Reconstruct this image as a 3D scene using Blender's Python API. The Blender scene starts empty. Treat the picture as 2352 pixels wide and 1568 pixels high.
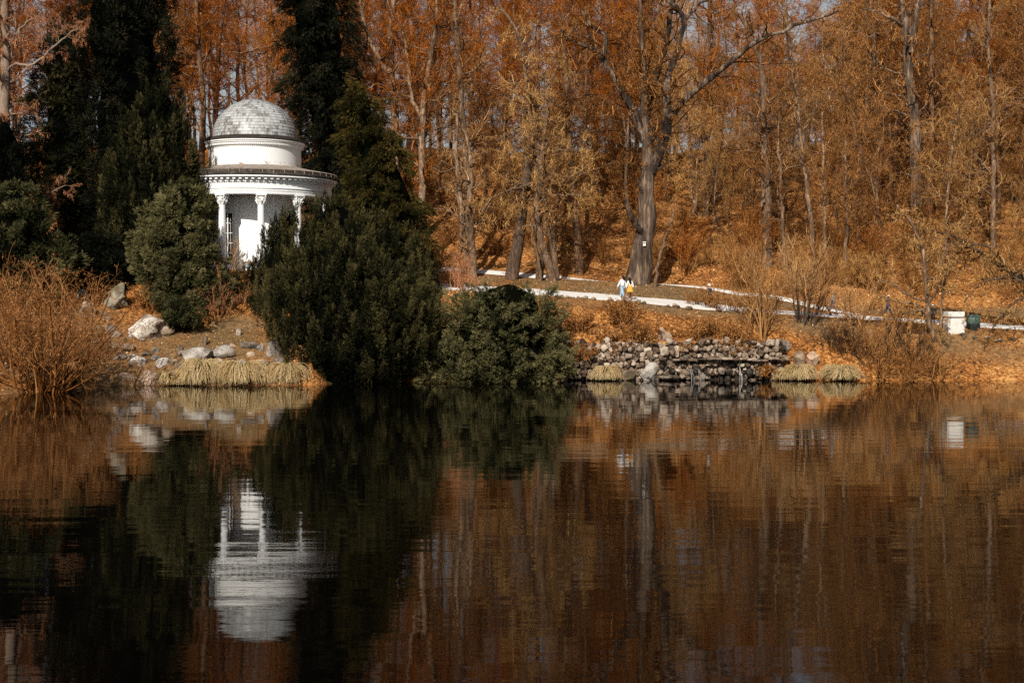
import bpy, math, random
import numpy as np
from mathutils import Vector, Matrix

SEED = 11
rng = np.random.default_rng(SEED)
random.seed(SEED)
scene = bpy.context.scene
col = scene.collection
PI = math.pi

# ------------------------------------------------------------------ camera model
F = 1422.0            # focal length in pixels of a 1024-wide frame (50 mm)
CAMZ = 6.0
PITCH = math.atan(46.0 / F)
CP, SP = math.cos(PITCH), math.sin(PITCH)
K = 1024.0 / 2352.0   # survey units -> frame units


def at(px, py, D):
    """world point on the vertical plane y = D along a viewing ray"""
    u = (px - 512.0) / F
    v = (341.0 - py) / F
    yc = v * SP + CP
    return np.array([D * u / yc, D, CAMZ + D * (v * CP - SP) / yc])


def A(px, py, D):     # same with survey units
    return at(px * K, py * K, D)


# ------------------------------------------------------------------ numpy helpers
def vnoise(p, seed=0.0):
    p = np.asarray(p, float)
    i = np.floor(p)
    f = p - i
    f = f * f * (3 - 2 * f)
    out = 0.0
    for cx in (0, 1):
        for cy in (0, 1):
            for cz in (0, 1):
                q = i + np.array([cx, cy, cz])
                h = np.sin(q[..., 0] * 127.1 + q[..., 1] * 311.7 + q[..., 2] * 74.7 + seed * 17.3) * 43758.5453
                h = h - np.floor(h)
                w = (f[..., 0] if cx else 1 - f[..., 0]) * (f[..., 1] if cy else 1 - f[..., 1]) * (f[..., 2] if cz else 1 - f[..., 2])
                out = out + w * h
    return out * 2 - 1


def fbm(p, seed=0.0, octaves=3):
    s, a, o = 1.0, 1.0, 0.0
    p = np.asarray(p, float)
    for k in range(octaves):
        o = o + a * vnoise(p * s, seed + k)
        s *= 2.07
        a *= 0.5
    return o


def norm(v):
    return v / np.maximum(np.linalg.norm(v, axis=-1, keepdims=True), 1e-9)


def runit(n):
    return norm(rng.normal(size=(n, 3)))


class MB:
    """collects geometry for ONE mesh object"""

    def __init__(self):
        self.V, self.Q, self.T, self.tint, self.n = [], [], [], [], 0

    def add(self, V, quads=None, tris=None, tint=0.5):
        V = np.asarray(V, float).reshape(-1, 3)
        if len(V) == 0:
            return self
        if quads is not None and len(quads):
            self.Q.append(np.asarray(quads, np.int64).reshape(-1, 4) + self.n)
        if tris is not None and len(tris):
            self.T.append(np.asarray(tris, np.int64).reshape(-1, 3) + self.n)
        t = np.asarray(tint, float)
        self.tint.append(np.full(len(V), float(t)) if t.ndim == 0 else t.reshape(-1))
        self.V.append(V)
        self.n += len(V)
        return self

    def mesh(self, name, origin=(0, 0, 0), smooth=True):
        V = np.concatenate(self.V) - np.asarray(origin, float)
        Q = np.concatenate(self.Q) if self.Q else np.zeros((0, 4), np.int64)
        T = np.concatenate(self.T) if self.T else np.zeros((0, 3), np.int64)
        me = bpy.data.meshes.new(name)
        me.vertices.add(len(V))
        me.vertices.foreach_set('co', V.astype(np.float32).ravel())
        loops = np.concatenate([Q.ravel(), T.ravel()]).astype(np.int32)
        me.loops.add(len(loops))
        me.loops.foreach_set('vertex_index', loops)
        nf = len(Q) + len(T)
        me.polygons.add(nf)
        starts = np.concatenate([np.arange(len(Q)) * 4, len(Q) * 4 + np.arange(len(T)) * 3]).astype(np.int32)
        me.polygons.foreach_set('loop_start', starts)
        me.polygons.foreach_set('use_smooth', np.full(nf, bool(smooth)))
        me.update(calc_edges=True)
        a = me.attributes.new('tint', 'FLOAT', 'POINT')
        a.data.foreach_set('value', np.concatenate(self.tint).astype(np.float32))
        return me

    def obj(self, name, mat, parent=None, origin=(0, 0, 0), smooth=True):
        me = self.mesh(name, origin, smooth)
        if mat is not None:
            me.materials.append(mat)
        o = bpy.data.objects.new(name, me)
        col.objects.link(o)
        if parent is not None:
            o.parent = parent
        else:
            o.location = origin
        return o


def tag(o, label=None, cat=None, group=None, kind=None):
    if label: o['label'] = label
    if cat: o['category'] = cat
    if group: o['group'] = group
    if kind: o['kind'] = kind
    return o


def thing(name, loc, label, cat, group=None, rz=0.0, scale=1.0):
    o = bpy.data.objects.new(name, None)
    o.empty_display_size = 0.3
    col.objects.link(o)
    o.location = loc
    o.rotation_euler = (0, 0, rz)
    o.scale = (scale,) * 3 if np.isscalar(scale) else scale
    return tag(o, label, cat, group)


def dup(root, loc, rz, scale, label, group):
    r = root.copy()
    col.objects.link(r)
    r.location = loc
    r.rotation_euler = (0, 0, rz)
    r.scale = (scale,) * 3 if np.isscalar(scale) else scale
    r['label'] = label
    if group:
        r['group'] = group
    for ch in list(root.children):
        c = ch.copy()
        col.objects.link(c)
        c.parent = r
        for g in ch.children:
            d = g.copy()
            col.objects.link(d)
            d.parent = c
    return r


def tubes(P, R, sides, caps=False):
    """P (B,n,3), R (B,n) -> verts, quads, tris"""
    P = np.asarray(P, float)
    R = np.asarray(R, float)
    B, n, _ = P.shape
    T = np.gradient(P, axis=1)
    T = norm(T)
    chord = norm(P[:, -1] - P[:, 0])
    ref = np.where(np.abs(chord[:, 2:3]) < 0.8, np.array([[0, 0, 1.0]]), np.array([[1.0, 0.2, 0]]))
    ref = norm(np.cross(chord, ref))[:, None, :]
    N = norm(np.cross(T, ref))
    Bn = np.cross(T, N)
    a = np.arange(sides) * 2 * PI / sides
    V = P[:, :, None, :] + R[:, :, None, None] * (np.cos(a)[None, None, :, None] * N[:, :, None, :] + np.sin(a)[None, None, :, None] * Bn[:, :, None, :])
    base = (np.arange(B) * n * sides)[:, None, None]
    i = np.arange(n - 1)[None, :, None] * sides
    j = np.arange(sides)[None, None, :]
    j2 = (j + 1) % sides
    q = np.stack([base + i + j, base + i + j2, base + i + sides + j2, base + i + sides + j], -1).reshape(-1, 4)
    return V.reshape(-1, 3), q


def lathe(profile, seg, a0=0.0, a1=2 * PI, center=(0, 0, 0)):
    """profile list of (r,z)"""
    pr = np.asarray(profile, float)
    full = abs((a1 - a0) - 2 * PI) < 1e-6
    m = seg if full else seg + 1
    a = a0 + (a1 - a0) * np.arange(m) / seg
    V = np.stack([pr[:, 0][:, None] * np.cos(a), pr[:, 0][:, None] * np.sin(a), np.repeat(pr[:, 1][:, None], m, 1)], -1)
    V = V.reshape(-1, 3) + np.asarray(center, float)
    i = np.arange(len(pr) - 1)[:, None] * m
    j = np.arange(seg)[None, :]
    j2 = (j + 1) % m
    q = np.stack([i + j, i + j2, i + m + j2, i + m + j], -1).reshape(-1, 4)
    return V, q


def box(c, s, rot=None):
    c = np.asarray(c, float)
    s = np.asarray(s, float) / 2
    V = np.array([[x, y, z] for z in (-1, 1) for y in (-1, 1) for x in (-1, 1)], float) * s
    if rot is not None:
        V = V @ np.asarray(rot).T
    q = [[0, 2, 3, 1], [4, 5, 7, 6], [0, 1, 5, 4], [2, 6, 7, 3], [0, 4, 6, 2], [1, 3, 7, 5]]
    return V + c, np.array(q)


def rotz(a):
    return np.array([[math.cos(a), -math.sin(a), 0], [math.sin(a), math.cos(a), 0], [0, 0, 1.0]])


_ico = {}


def icosphere(sub):
    if sub in _ico:
        return _ico[sub]
    import bmesh
    bm = bmesh.new()
    bmesh.ops.create_icosphere(bm, subdivisions=sub, radius=1)
    V = np.array([v.co[:] for v in bm.verts])
    T = np.array([[v.index for v in f.verts] for f in bm.faces])
    bm.free()
    _ico[sub] = (V, T)
    return V, T


# ------------------------------------------------------------------ materials
def new_mat(name):
    m = bpy.data.materials.new(name)
    m.use_nodes = True
    nt = m.node_tree
    b = nt.nodes['Principled BSDF']
    b.inputs['Specular IOR Level'].default_value = 0.25
    b.inputs['Roughness'].default_value = 0.8
    return m, nt, b


def ramp(nt, stops):
    r = nt.nodes.new('ShaderNodeValToRGB')
    e = r.color_ramp.elements
    while len(e) < len(stops):
        e.new(0.5)
    for k, (p, c) in enumerate(stops):
        e[k].position = p
        e[k].color = (c[0], c[1], c[2], 1)
    return r


def noise(nt, scale, detail=3, rough=0.6, vec=None):
    n = nt.nodes.new('ShaderNodeTexNoise')
    n.inputs['Scale'].default_value = scale
    n.inputs['Detail'].default_value = detail
    n.inputs['Roughness'].default_value = rough
    if vec is not None:
        nt.links.new(vec, n.inputs['Vector'])
    return n


def mix(nt, a, b, fac, mode='MIX'):
    m = nt.nodes.new('ShaderNodeMix')
    m.data_type = 'RGBA'
    m.blend_type = mode
    for s, v in ((m.inputs[6], a), (m.inputs[7], b)):
        if isinstance(v, (tuple, list)):
            s.default_value = (v[0], v[1], v[2], 1)
        else:
            nt.links.new(v, s)
    if isinstance(fac, (int, float)):
        m.inputs[0].default_value = fac
    else:
        nt.links.new(fac, m.inputs[0])
    return m.outputs[2]


def math_node(nt, op, a, b=None, clamp=False):
    m = nt.nodes.new('ShaderNodeMath')
    m.operation = op
    m.use_clamp = clamp
    for s, v in zip(m.inputs, (a, b)):
        if v is None:
            continue
        if isinstance(v, (int, float)):
            s.default_value = v
        else:
            nt.links.new(v, s)
    return m.outputs[0]


def attr(nt, name='tint'):
    a = nt.nodes.new('ShaderNodeAttribute')
    a.attribute_name = name
    return a.outputs['Fac']


def objvec(nt, scale=None):
    t = nt.nodes.new('ShaderNodeTexCoord')
    if scale is None:
        return t.outputs['Object']
    mp = nt.nodes.new('ShaderNodeMapping')
    mp.inputs['Scale'].default_value = scale
    nt.links.new(t.outputs['Object'], mp.inputs['Vector'])
    return mp.outputs['Vector']


def bump(nt, b, height, strength=0.4, dist=0.05):
    n = nt.nodes.new('ShaderNodeBump')
    n.inputs['Strength'].default_value = strength
    n.inputs['Distance'].default_value = dist
    nt.links.new(height, n.inputs['Height'])
    nt.links.new(n.outputs['Normal'], b.inputs['Normal'])


def m_tint(name, stops, rough=0.8, transl=0.0, objrand=0.0, spec=0.0):
    """colour from the per-vertex tint attribute"""
    m, nt, b = new_mat(name)
    b.inputs['Roughness'].default_value = rough
    b.inputs['Specular IOR Level'].default_value = spec
    t = attr(nt)
    if objrand:
        oi = nt.nodes.new('ShaderNodeObjectInfo')
        t = math_node(nt, 'ADD', t, math_node(nt, 'MULTIPLY', math_node(nt, 'SUBTRACT', oi.outputs['Random'], 0.5), objrand), True)
    r = ramp(nt, stops)
    nt.links.new(t, r.inputs[0])
    nt.links.new(r.outputs[0], b.inputs['Base Color'])
    if transl > 0:
        tr = nt.nodes.new('ShaderNodeBsdfTranslucent')
        nt.links.new(r.outputs[0], tr.inputs['Color'])
        ms = nt.nodes.new('ShaderNodeMixShader')
        ms.inputs[0].default_value = transl
        out = nt.nodes['Material Output']
        nt.links.new(b.outputs[0], ms.inputs[1])
        nt.links.new(tr.outputs[0], ms.inputs[2])
        nt.links.new(ms.outputs[0], out.inputs['Surface'])
    return m


def m_bark(name, dark, mid, light, scale=(6, 6, 1.2)):
    m, nt, b = new_mat(name)
    v = objvec(nt, scale)
    n = noise(nt, 1.6, 6, 0.7, v)
    n2 = noise(nt, 0.35, 3, 0.6, objvec(nt))
    r = ramp(nt, [(0.38, dark), (0.5, mid), (0.61, light)])
    nt.links.new(math_node(nt, 'ADD', math_node(nt, 'MULTIPLY', n.outputs[0], 0.65), math_node(nt, 'MULTIPLY', n2.outputs[0], 0.35)), r.inputs[0])
    oi = nt.nodes.new('ShaderNodeObjectInfo')
    c = mix(nt, r.outputs[0], tuple(x * 0.55 for x in mid), math_node(nt, 'MULTIPLY', oi.outputs['Random'], 0.6))
    nt.links.new(c, b.inputs['Base Color'])
    b.inputs['Roughness'].default_value = 0.9
    bump(nt, b, n.outputs[0], 0.8, 0.08)
    return m


def m_stone(name, dark, mid, light, moss=None, wet=False):
    m, nt, b = new_mat(name)
    v = objvec(nt)
    n = noise(nt, 2.2, 8, 0.7, v)
    n2 = noise(nt, 9.0, 5, 0.7, v)
    r = ramp(nt, [(0.3, dark), (0.48, mid), (0.68, light)])
    t = math_node(nt, 'ADD', math_node(nt, 'MULTIPLY', n.outputs[0], 0.55), math_node(nt, 'MULTIPLY', n2.outputs[0], 0.45))
    t = math_node(nt, 'ADD', t, math_node(nt, 'MULTIPLY', math_node(nt, 'SUBTRACT', attr(nt), 0.5), 0.45))
    nt.links.new(t, r.inputs[0])
    c = r.outputs[0]
    if moss:
        nm = noise(nt, 1.1, 4, 0.6, v)
        rm = ramp(nt, [(0.5, (0, 0, 0)), (0.62, (1, 1, 1))])
        nt.links.new(nm.outputs[0], rm.inputs[0])
        c = mix(nt, c, moss, math_node(nt, 'MULTIPLY', rm.outputs[0], 0.7))
    nt.links.new(c, b.inputs['Base Color'])
    b.inputs['Roughness'].default_value = 0.35 if wet else 0.85
    bump(nt, b, n2.outputs[0], 0.7, 0.05)
    return m


def m_plain(name, c, rough=0.7, var=0.15, scale=6.0, spec=0.25, metal=0.0):
    m, nt, b = new_mat(name)
    n = noise(nt, scale, 4, 0.6, objvec(nt))
    r = ramp(nt, [(0.3, tuple(x * (1 - var) for x in c)), (0.7, tuple(min(1, x * (1 + var)) for x in c))])
    nt.links.new(n.outputs[0], r.inputs[0])
    nt.links.new(r.outputs[0], b.inputs['Base Color'])
    b.inputs['Roughness'].default_value = rough
    b.inputs['Specular IOR Level'].default_value = spec
    b.inputs['Metallic'].default_value = metal
    return m


M = {}
M['bark_pale'] = m_bark('pale_bark', (0.03, 0.017, 0.01), (0.17, 0.10, 0.058), (0.56, 0.39, 0.25))
M['bark_oak'] = m_bark('oak_bark', (0.010, 0.007, 0.005), (0.095, 0.063, 0.043), (0.34, 0.24, 0.165), (2.4, 2.4, 0.32))
M['bark_limb'] = m_bark('dark_oak_bark', (0.006, 0.004, 0.003), (0.035, 0.022, 0.015), (0.30, 0.22, 0.155), (2.0, 2.0, 0.5))  # darker copy of oak bark: shade on the limbs put into the colour
M['bark_dark'] = m_bark('dark_bark', (0.02, 0.014, 0.01), (0.09, 0.055, 0.035), (0.2, 0.13, 0.085))
M['bark_far'] = m_bark('far_bark', (0.025, 0.012, 0.006), (0.13, 0.066, 0.032), (0.38, 0.22, 0.115))
M['bark_birch'] = m_bark('birch_bark', (0.10, 0.07, 0.05), (0.34, 0.24, 0.17), (0.55, 0.43, 0.33))
M['twig_orange'] = m_tint('orange_twigs', [(0, (0.045, 0.012, 0.002)), (0.45, (0.27, 0.074, 0.009)), (1, (0.72, 0.25, 0.042))], 0.8, 0.25, 0.35)
M['twig_brown'] = m_tint('brown_twigs', [(0, (0.03, 0.012, 0.004)), (0.5, (0.17, 0.063, 0.017)), (1, (0.64, 0.32, 0.11))], 0.8, 0.0, 0.3)
M['twig_gold'] = m_tint('golden_twigs', [(0, (0.05, 0.023, 0.007)), (0.5, (0.31, 0.14, 0.04)), (1, (0.82, 0.50, 0.19))], 0.75, 0.0, 0.25)
M['twig_pink'] = m_tint('reddish_twigs', [(0, (0.10, 0.035, 0.015)), (0.5, (0.34, 0.14, 0.065)), (1, (0.58, 0.30, 0.16))], 0.75, 0.0, 0.2)
M['twig_pale'] = m_tint('pale_twigs', [(0, (0.07, 0.035, 0.013)), (0.5, (0.31, 0.15, 0.052)), (1, (0.70, 0.42, 0.19))], 0.75, 0.0, 0.2)
M['twig_dark'] = m_tint('dark_twigs', [(0, (0.015, 0.008, 0.005)), (0.6, (0.05, 0.025, 0.012)), (1, (0.24, 0.12, 0.05))], 0.8, 0.0, 0.2)
M['catkin'] = m_tint('catkin_twigs', [(0, (0.08, 0.03, 0.01)), (0.5, (0.34, 0.135, 0.042)), (1, (0.64, 0.33, 0.135))], 0.75, 0.2, 0.1)
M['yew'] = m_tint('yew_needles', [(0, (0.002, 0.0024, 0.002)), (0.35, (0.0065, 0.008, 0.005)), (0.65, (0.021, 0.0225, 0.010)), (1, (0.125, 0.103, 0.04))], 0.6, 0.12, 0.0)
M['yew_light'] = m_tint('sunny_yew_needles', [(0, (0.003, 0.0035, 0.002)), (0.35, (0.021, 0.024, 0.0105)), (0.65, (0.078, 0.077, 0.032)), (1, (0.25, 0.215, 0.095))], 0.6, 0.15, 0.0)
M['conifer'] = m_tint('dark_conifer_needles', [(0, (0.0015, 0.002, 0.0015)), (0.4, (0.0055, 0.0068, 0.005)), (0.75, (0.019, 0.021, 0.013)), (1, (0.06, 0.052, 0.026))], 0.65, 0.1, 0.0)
M['cypress'] = m_tint('bronze_cypress_sprays', [(0, (0.003, 0.004, 0.002)), (0.4, (0.025, 0.024, 0.008)), (0.75, (0.075, 0.058, 0.016)), (1, (0.16, 0.105, 0.025))], 0.65, 0.12, 0.0)
M['spruce'] = m_tint('brown_spruce_sprays', [(0, (0.003, 0.002, 0.0015)), (0.4, (0.022, 0.013, 0.007)), (0.75, (0.07, 0.035, 0.016)), (1, (0.16, 0.075, 0.03))], 0.7, 0.1, 0.0)
M['rustleaf'] = m_tint('rust_leaves', [(0, (0.06, 0.018, 0.006)), (0.45, (0.30, 0.115, 0.03)), (0.8, (0.54, 0.26, 0.085)), (1, (0.70, 0.46, 0.22))], 0.7, 0.2, 0.15)
M['litter'] = m_tint('fallen_leaf', [(0, (0.07, 0.028, 0.01)), (0.4, (0.30, 0.122, 0.036)), (0.8, (0.63, 0.31, 0.10)), (1, (0.80, 0.55, 0.28))], 0.65, 0.1, 0.0)
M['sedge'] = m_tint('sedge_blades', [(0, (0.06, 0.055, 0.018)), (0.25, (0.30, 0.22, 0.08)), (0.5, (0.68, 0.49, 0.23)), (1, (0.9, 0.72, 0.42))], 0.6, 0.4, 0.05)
M['grassblade'] = m_tint('dry_grass', [(0, (0.06, 0.038, 0.014)), (0.5, (0.23, 0.14, 0.055)), (1, (0.46, 0.31, 0.145))], 0.7, 0.1, 0.0)
M['stone_white'] = m_stone('white_boulder', (0.12, 0.08, 0.05), (0.50, 0.44, 0.37), (0.84, 0.82, 0.79))
M['stone_grey'] = m_stone('grey_rock', (0.045, 0.033, 0.025), (0.19, 0.16, 0.135), (0.44, 0.41, 0.37), moss=(0.12, 0.075, 0.03))
M['stone_brown'] = m_stone('brown_rock', (0.07, 0.05, 0.035), (0.24, 0.165, 0.11), (0.48, 0.37, 0.27), moss=(0.10, 0.09, 0.03))
M['stone_pink'] = m_stone('pinkish_rock', (0.16, 0.10, 0.065), (0.42, 0.28, 0.19), (0.56, 0.40, 0.29))
M['stone_moss'] = m_stone('mossy_rock', (0.06, 0.05, 0.03), (0.20, 0.17, 0.12), (0.40, 0.36, 0.28), moss=(0.10, 0.085, 0.04))
M['stone_wall'] = m_stone('wall_stones', (0.03, 0.02, 0.014), (0.18, 0.12, 0.08), (0.50, 0.41, 0.32))
M['stone_wet'] = m_stone('wet_stones', (0.01, 0.008, 0.006), (0.06, 0.045, 0.033), (0.26, 0.21, 0.165), wet=True)
M['backing'] = m_plain('dark_backing_fill', (0.03, 0.02, 0.013), 0.9, 0.4, 3.0)

# ------------------------------------------------------------------ terrain
COLS = {
    -400: [(80, -1.6), (84, -1.0), (87, 0.3), (92, 2.2), (100, 5.2), (112, 8.6), (130, 13), (170, 24), (230, 26)],
    0:    [(80, -1.6), (84, -1.0), (86.6, 0.15), (90, 1.2), (95, 3.0), (100, 5.4), (112, 8.6), (130, 13), (170, 24), (230, 26)],
    70:   [(80, -1.6), (87, -1.2), (90.5, 0.15), (93, 1.2), (96, 2.6), (100, 4.6), (104, 6.6), (112, 8.6), (130, 12.5), (170, 24), (230, 26)],
    120:  [(85, -1.6), (92, -1.2), (94.4, -0.5), (94.9, 0.35), (97, 2.0), (100, 4.0), (103, 5.6), (106.5, 7.9), (112, 8.3), (128, 11.0), (170, 23.5), (230, 25)],
    270:  [(85, -1.6), (92, -1.3), (94.4, -0.5), (94.9, 0.35), (96, 1.3), (97.6, 2.5), (101, 3.3), (103.5, 5.2), (106.2, 7.9), (120, 8.5), (135, 12), (170, 23), (230, 25)],
    305:  [(85, -1.6), (92, -1.3), (94.6, -0.5), (95.2, 0.35), (96.5, 1.3), (98, 2.5), (101, 3.5), (103.5, 5.2), (106.2, 7.9), (120, 8.5), (135, 12), (170, 23), (230, 25)],
    345:  [(85, -1.6), (96, -1.3), (98.2, -0.3), (99.5, 0.5), (103, 4.6), (106.5, 7.2), (114, 8.0), (121.5, 8.4), (124, 8.9), (132, 11), (170, 23), (230, 25)],
    430:  [(85, -1.6), (96, -1.3), (98.6, -0.3), (99.6, 0.4), (103, 4.4), (106.5, 6.2), (107.5, 6.4), (114, 6.98), (118, 7.4), (121.5, 8.05), (124, 8.6), (130, 10.6), (170, 23), (230, 25)],
    560:  [(90, -1.6), (99.5, -1.2), (100.95, -0.9), (101.35, 2.35), (104.5, 4.7), (107.3, 5.85), (113.7, 6.4), (116.5, 6.95), (118.6, 7.36), (120.4, 7.36), (123, 8.2), (130, 10.8), (170, 23), (230, 25)],
    637:  [(90, -1.6), (99.5, -1.2), (100.95, -0.9), (101.35, 2.45), (104.5, 4.5), (107, 5.42), (113.2, 5.93), (115, 6.35), (117.3, 7.12), (119.3, 6.95), (121.3, 6.95), (123.5, 7.7), (130, 10.5), (170, 23), (230, 24)],
    740:  [(90, -1.6), (99.5, -1.2), (100.95, -0.9), (101.35, 2.45), (104, 3.9), (106, 4.67), (112, 5.22), (114, 5.6), (117, 6.15), (119, 6.6), (123, 8.2), (130, 10.6), (170, 23), (230, 24)],
    800:  [(90, -1.6), (99.8, -1.2), (100.6, 0.2), (101.2, 1.2), (103.5, 3.2), (105.3, 4.35), (111.0, 4.9), (113, 5.4), (118, 7.2), (124, 9.2), (170, 23), (230, 24)],
    900:  [(90, -1.6), (99.2, -1.0), (100.4, 0.25), (101.4, 0.9), (103.6, 2.8), (104.8, 3.9), (110.0, 4.4), (113, 5.4), (118, 7.3), (170, 23), (230, 24)],
    1024: [(90, -1.6), (99.2, -1.0), (100.5, 0.2), (101.5, 0.75), (103.3, 2.5), (104.1, 3.35), (108.3, 3.8), (111, 4.9), (118, 7.6), (170, 23.5), (230, 25)],
    1500: [(90, -1.6), (99.2, -1.0), (100.5, 0.2), (103, 2.4), (110, 5.0), (118, 8.0), (170, 24), (230, 26)],
}
CU = np.array(sorted(COLS), float)


def base_z(x, y):
    x = np.asarray(x, float)
    y = np.asarray(y, float)
    yy = np.clip(y, 60, 230)
    u = np.clip(512 + F * x / yy, CU[0], CU[-1])
    zs = np.stack([np.interp(yy, [p[0] for p in COLS[int(c)]], [p[1] for p in COLS[int(c)]]) for c in CU])
    i = np.clip(np.searchsorted(CU, u, side='right') - 1, 0, len(CU) - 2)
    f = (u - CU[i]) / (CU[i + 1] - CU[i])
    idx = np.arange(zs.shape[1]) if zs.ndim == 2 else None
    z = zs[i, idx] * (1 - f) + zs[i + 1, idx] * f
    z = np.where(y > 230, z - (np.minimum(y, 900) - 230) * 0.02, z)
    # the near bank on which the viewer stands
    zn = np.interp(y, [-400, 2, 4, 14, 60], [5.5, 4.45, 4.2, -1.4, -1.6])
    z = np.where(y < 60, zn, z)
    side = np.clip((np.abs(x) - 110) / 40, 0, 1)
    z = np.where(y < 100, z + side * np.maximum(3.0 - z, 0), z)
    return z


FRONT = [(395, 112.2), (430, 111.6), (460, 111.3), (540, 110.7), (625, 110.1), (705, 109.2), (820, 108.0), (900, 107.4), (960, 106.8), (1024, 106.2), (1150, 105.2), (1300, 104.8)]
UPPER = [(440, 122.6), (480, 122.0), (545, 120.8), (610, 120.1), (670, 119.0), (730, 117.2), (790, 113.6), (830, 111.0), (860, 109.4)]


def path_line(pts):
    p = np.array(pts, float)
    uu = np.linspace(p[0, 0], p[-1, 0], 320)
    D = np.interp(uu, p[:, 0], p[:, 1])
    for _ in range(6):
        D[1:-1] = (D[:-2] + 2 * D[1:-1] + D[2:]) / 4
    return np.stack([(uu - 512) * D / F, D], -1)


LF, LU = path_line(FRONT), path_line(UPPER)


def path_dist(x, y):
    """signed-less distance in y to each path line"""
    df = np.abs(y - np.interp(x, LF[:, 0], LF[:, 1]))
    du = np.abs(y - np.interp(x, LU[:, 0], LU[:, 1], left=1e3, right=1e3))
    return df, du


def zone_noise(x, y):
    p = np.stack([x * 0.25, y * 0.25, np.zeros_like(x)], -1)
    return fbm(p, 3.0, 3)


def tz(x, y):
    x = np.atleast_1d(np.asarray(x, float))
    y = np.atleast_1d(np.asarray(y, float))
    z = base_z(x.ravel(), y.ravel()).reshape(x.shape)
    df, du = path_dist(x, y)
    flat = np.clip((np.minimum(df - 3.2, du - 1.8)) / 2.0, 0, 1)
    land = np.clip((z + 0.3) / 1.2, 0, 1)
    n = fbm(np.stack([x * 0.22, y * 0.22, np.zeros_like(x)], -1), 1.0, 4)
    big = np.clip((y - 118) / 15, 0, 1)
    return z + n * (0.16 + 0.55 * big) * flat * land


def G(u, D):
    """ground point under frame column u at depth D"""
    x = (u - 512) * D / F
    return np.array([x, D, float(tz(x, D)[0])])


def project_y(p):
    dz = p[2] - CAMZ
    return 341 - F * (p[1] * SP + dz * CP) / (p[1] * CP - dz * SP)


def ground_hit(px, py, d0=86.0, d1=200.0):
    D = np.arange(d0, d1, 0.1)
    x = (px - 512) * D / F
    z = tz(x, D)
    u_ = (341 - py) / F
    yc = u_ * SP + CP
    zr = CAMZ + D * (u_ * CP - SP) / yc
    k = np.argmax(z >= zr)
    if not (z >= zr).any():
        k = len(D) - 1
    return np.array([x[k], D[k], z[k]])


def make_terrain():
    xs = np.concatenate([[-3000, -1500, -700, -350, -220], np.arange(-150, -60, 2.0), np.arange(-60, 60, 0.5), np.arange(60, 151, 2.0), [220, 350, 700, 1500, 3000]])
    ys = np.concatenate([[-600, -200, -60, -20], np.arange(-6, 20, 2.0), np.arange(22, 82, 6.0), np.arange(82, 125, 0.3), np.arange(125, 180, 0.8), np.arange(182, 260, 4.0), [300, 400, 600, 1000, 2000, 4000]])
    X, Y = np.meshgrid(xs, ys, indexing='ij')
    Z = tz(X, Y)
    nx, ny = X.shape
    i, j = np.meshgrid(np.arange(nx - 1), np.arange(ny - 1), indexing='ij')
    q = np.stack([i * ny + j, (i + 1) * ny + j, (i + 1) * ny + j + 1, i * ny + j + 1], -1).reshape(-1, 4)
    u = 512 + F * X / np.maximum(Y, 60)
    zn = zone_noise(X, Y)
    g = grass_weight(u, X, Y, zn)
    mb = MB().add(np.stack([X, Y, Z], -1), q, tint=g.ravel())
    return mb


def grass_weight(u, X, Y, zn):
    df, du = path_dist(X, Y)
    dl = Y - np.interp(X, LF[:, 0], LF[:, 1])
    between = np.clip((dl - 2.6) / 0.6, 0, 1) * np.clip((np.interp(X, LU[:, 0], LU[:, 1], left=121, right=111) + 1 - Y) / 1.0, 0, 1) * (u > 470)
    below = np.clip((dl + 5.2) / 1.2, 0, 1) * (dl < -2.4) * (u > 500) * 0.8
    left = np.clip((u - 175) / 25, 0, 1) * np.clip((290 - u) / 20, 0, 1) * np.clip((Y - 97.2) / 0.8, 0, 1) * np.clip((102.8 - Y) / 1.2, 0, 1)
    rb = np.clip((u - 900) / 40, 0, 1) * np.clip((Y - 101.8) / 1.0, 0, 1) * (dl < -1.5)
    near = (Y < 60) * 1.0
    left = np.maximum(left, 0.8 * np.clip((300 - u) / 15, 0, 1) * (Y < 101.5))
    g = np.maximum.reduce([between, below, left, rb, near])
    return np.clip(g * (1 + 0.8 * zn), 0, 1)


def m_terrain():
    m, nt, b = new_mat('leafy_ground')
    v = objvec(nt)
    n1 = noise(nt, 5.0, 6, 0.75, v)
    n2 = noise(nt, 0.3, 4, 0.6, v)
    vo = nt.nodes.new('ShaderNodeTexVoronoi')
    vo.inputs['Scale'].default_value = 7.0
    nt.links.new(v, vo.inputs['Vector'])
    sep = nt.nodes.new('ShaderNodeSeparateColor')
    nt.links.new(vo.outputs['Color'], sep.inputs[0])
    t = math_node(nt, 'ADD', math_node(nt, 'MULTIPLY', sep.outputs[0], 0.5), math_node(nt, 'MULTIPLY', n1.outputs[0], 0.6))
    t = math_node(nt, 'ADD', t, math_node(nt, 'MULTIPLY', math_node(nt, 'SUBTRACT', n2.outputs[0], 0.5), 0.9))
    leaf = ramp(nt, [(0.2, (0.05, 0.022, 0.008)), (0.45, (0.23, 0.084, 0.018)), (0.68, (0.47, 0.19, 0.045)), (0.9, (0.64, 0.36, 0.13))])
    nt.links.new(t, leaf.inputs[0])
    n3 = noise(nt, 3.0, 8, 0.75, v)
    gr = ramp(nt, [(0.3, (0.055, 0.032, 0.015)), (0.5, (0.19, 0.112, 0.05)), (0.7, (0.34, 0.22, 0.11))])
    nt.links.new(n3.outputs[0], gr.inputs[0])
    c = mix(nt, leaf.outputs[0], gr.outputs[0], attr(nt))
    nt.links.new(c, b.inputs['Base Color'])
    b.inputs['Roughness'].default_value = 0.95
    bump(nt, b, n1.outputs[0], 0.9, 0.15)
    return m


o = make_terrain().obj('ground', m_terrain())
tag(o, kind='structure')


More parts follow.
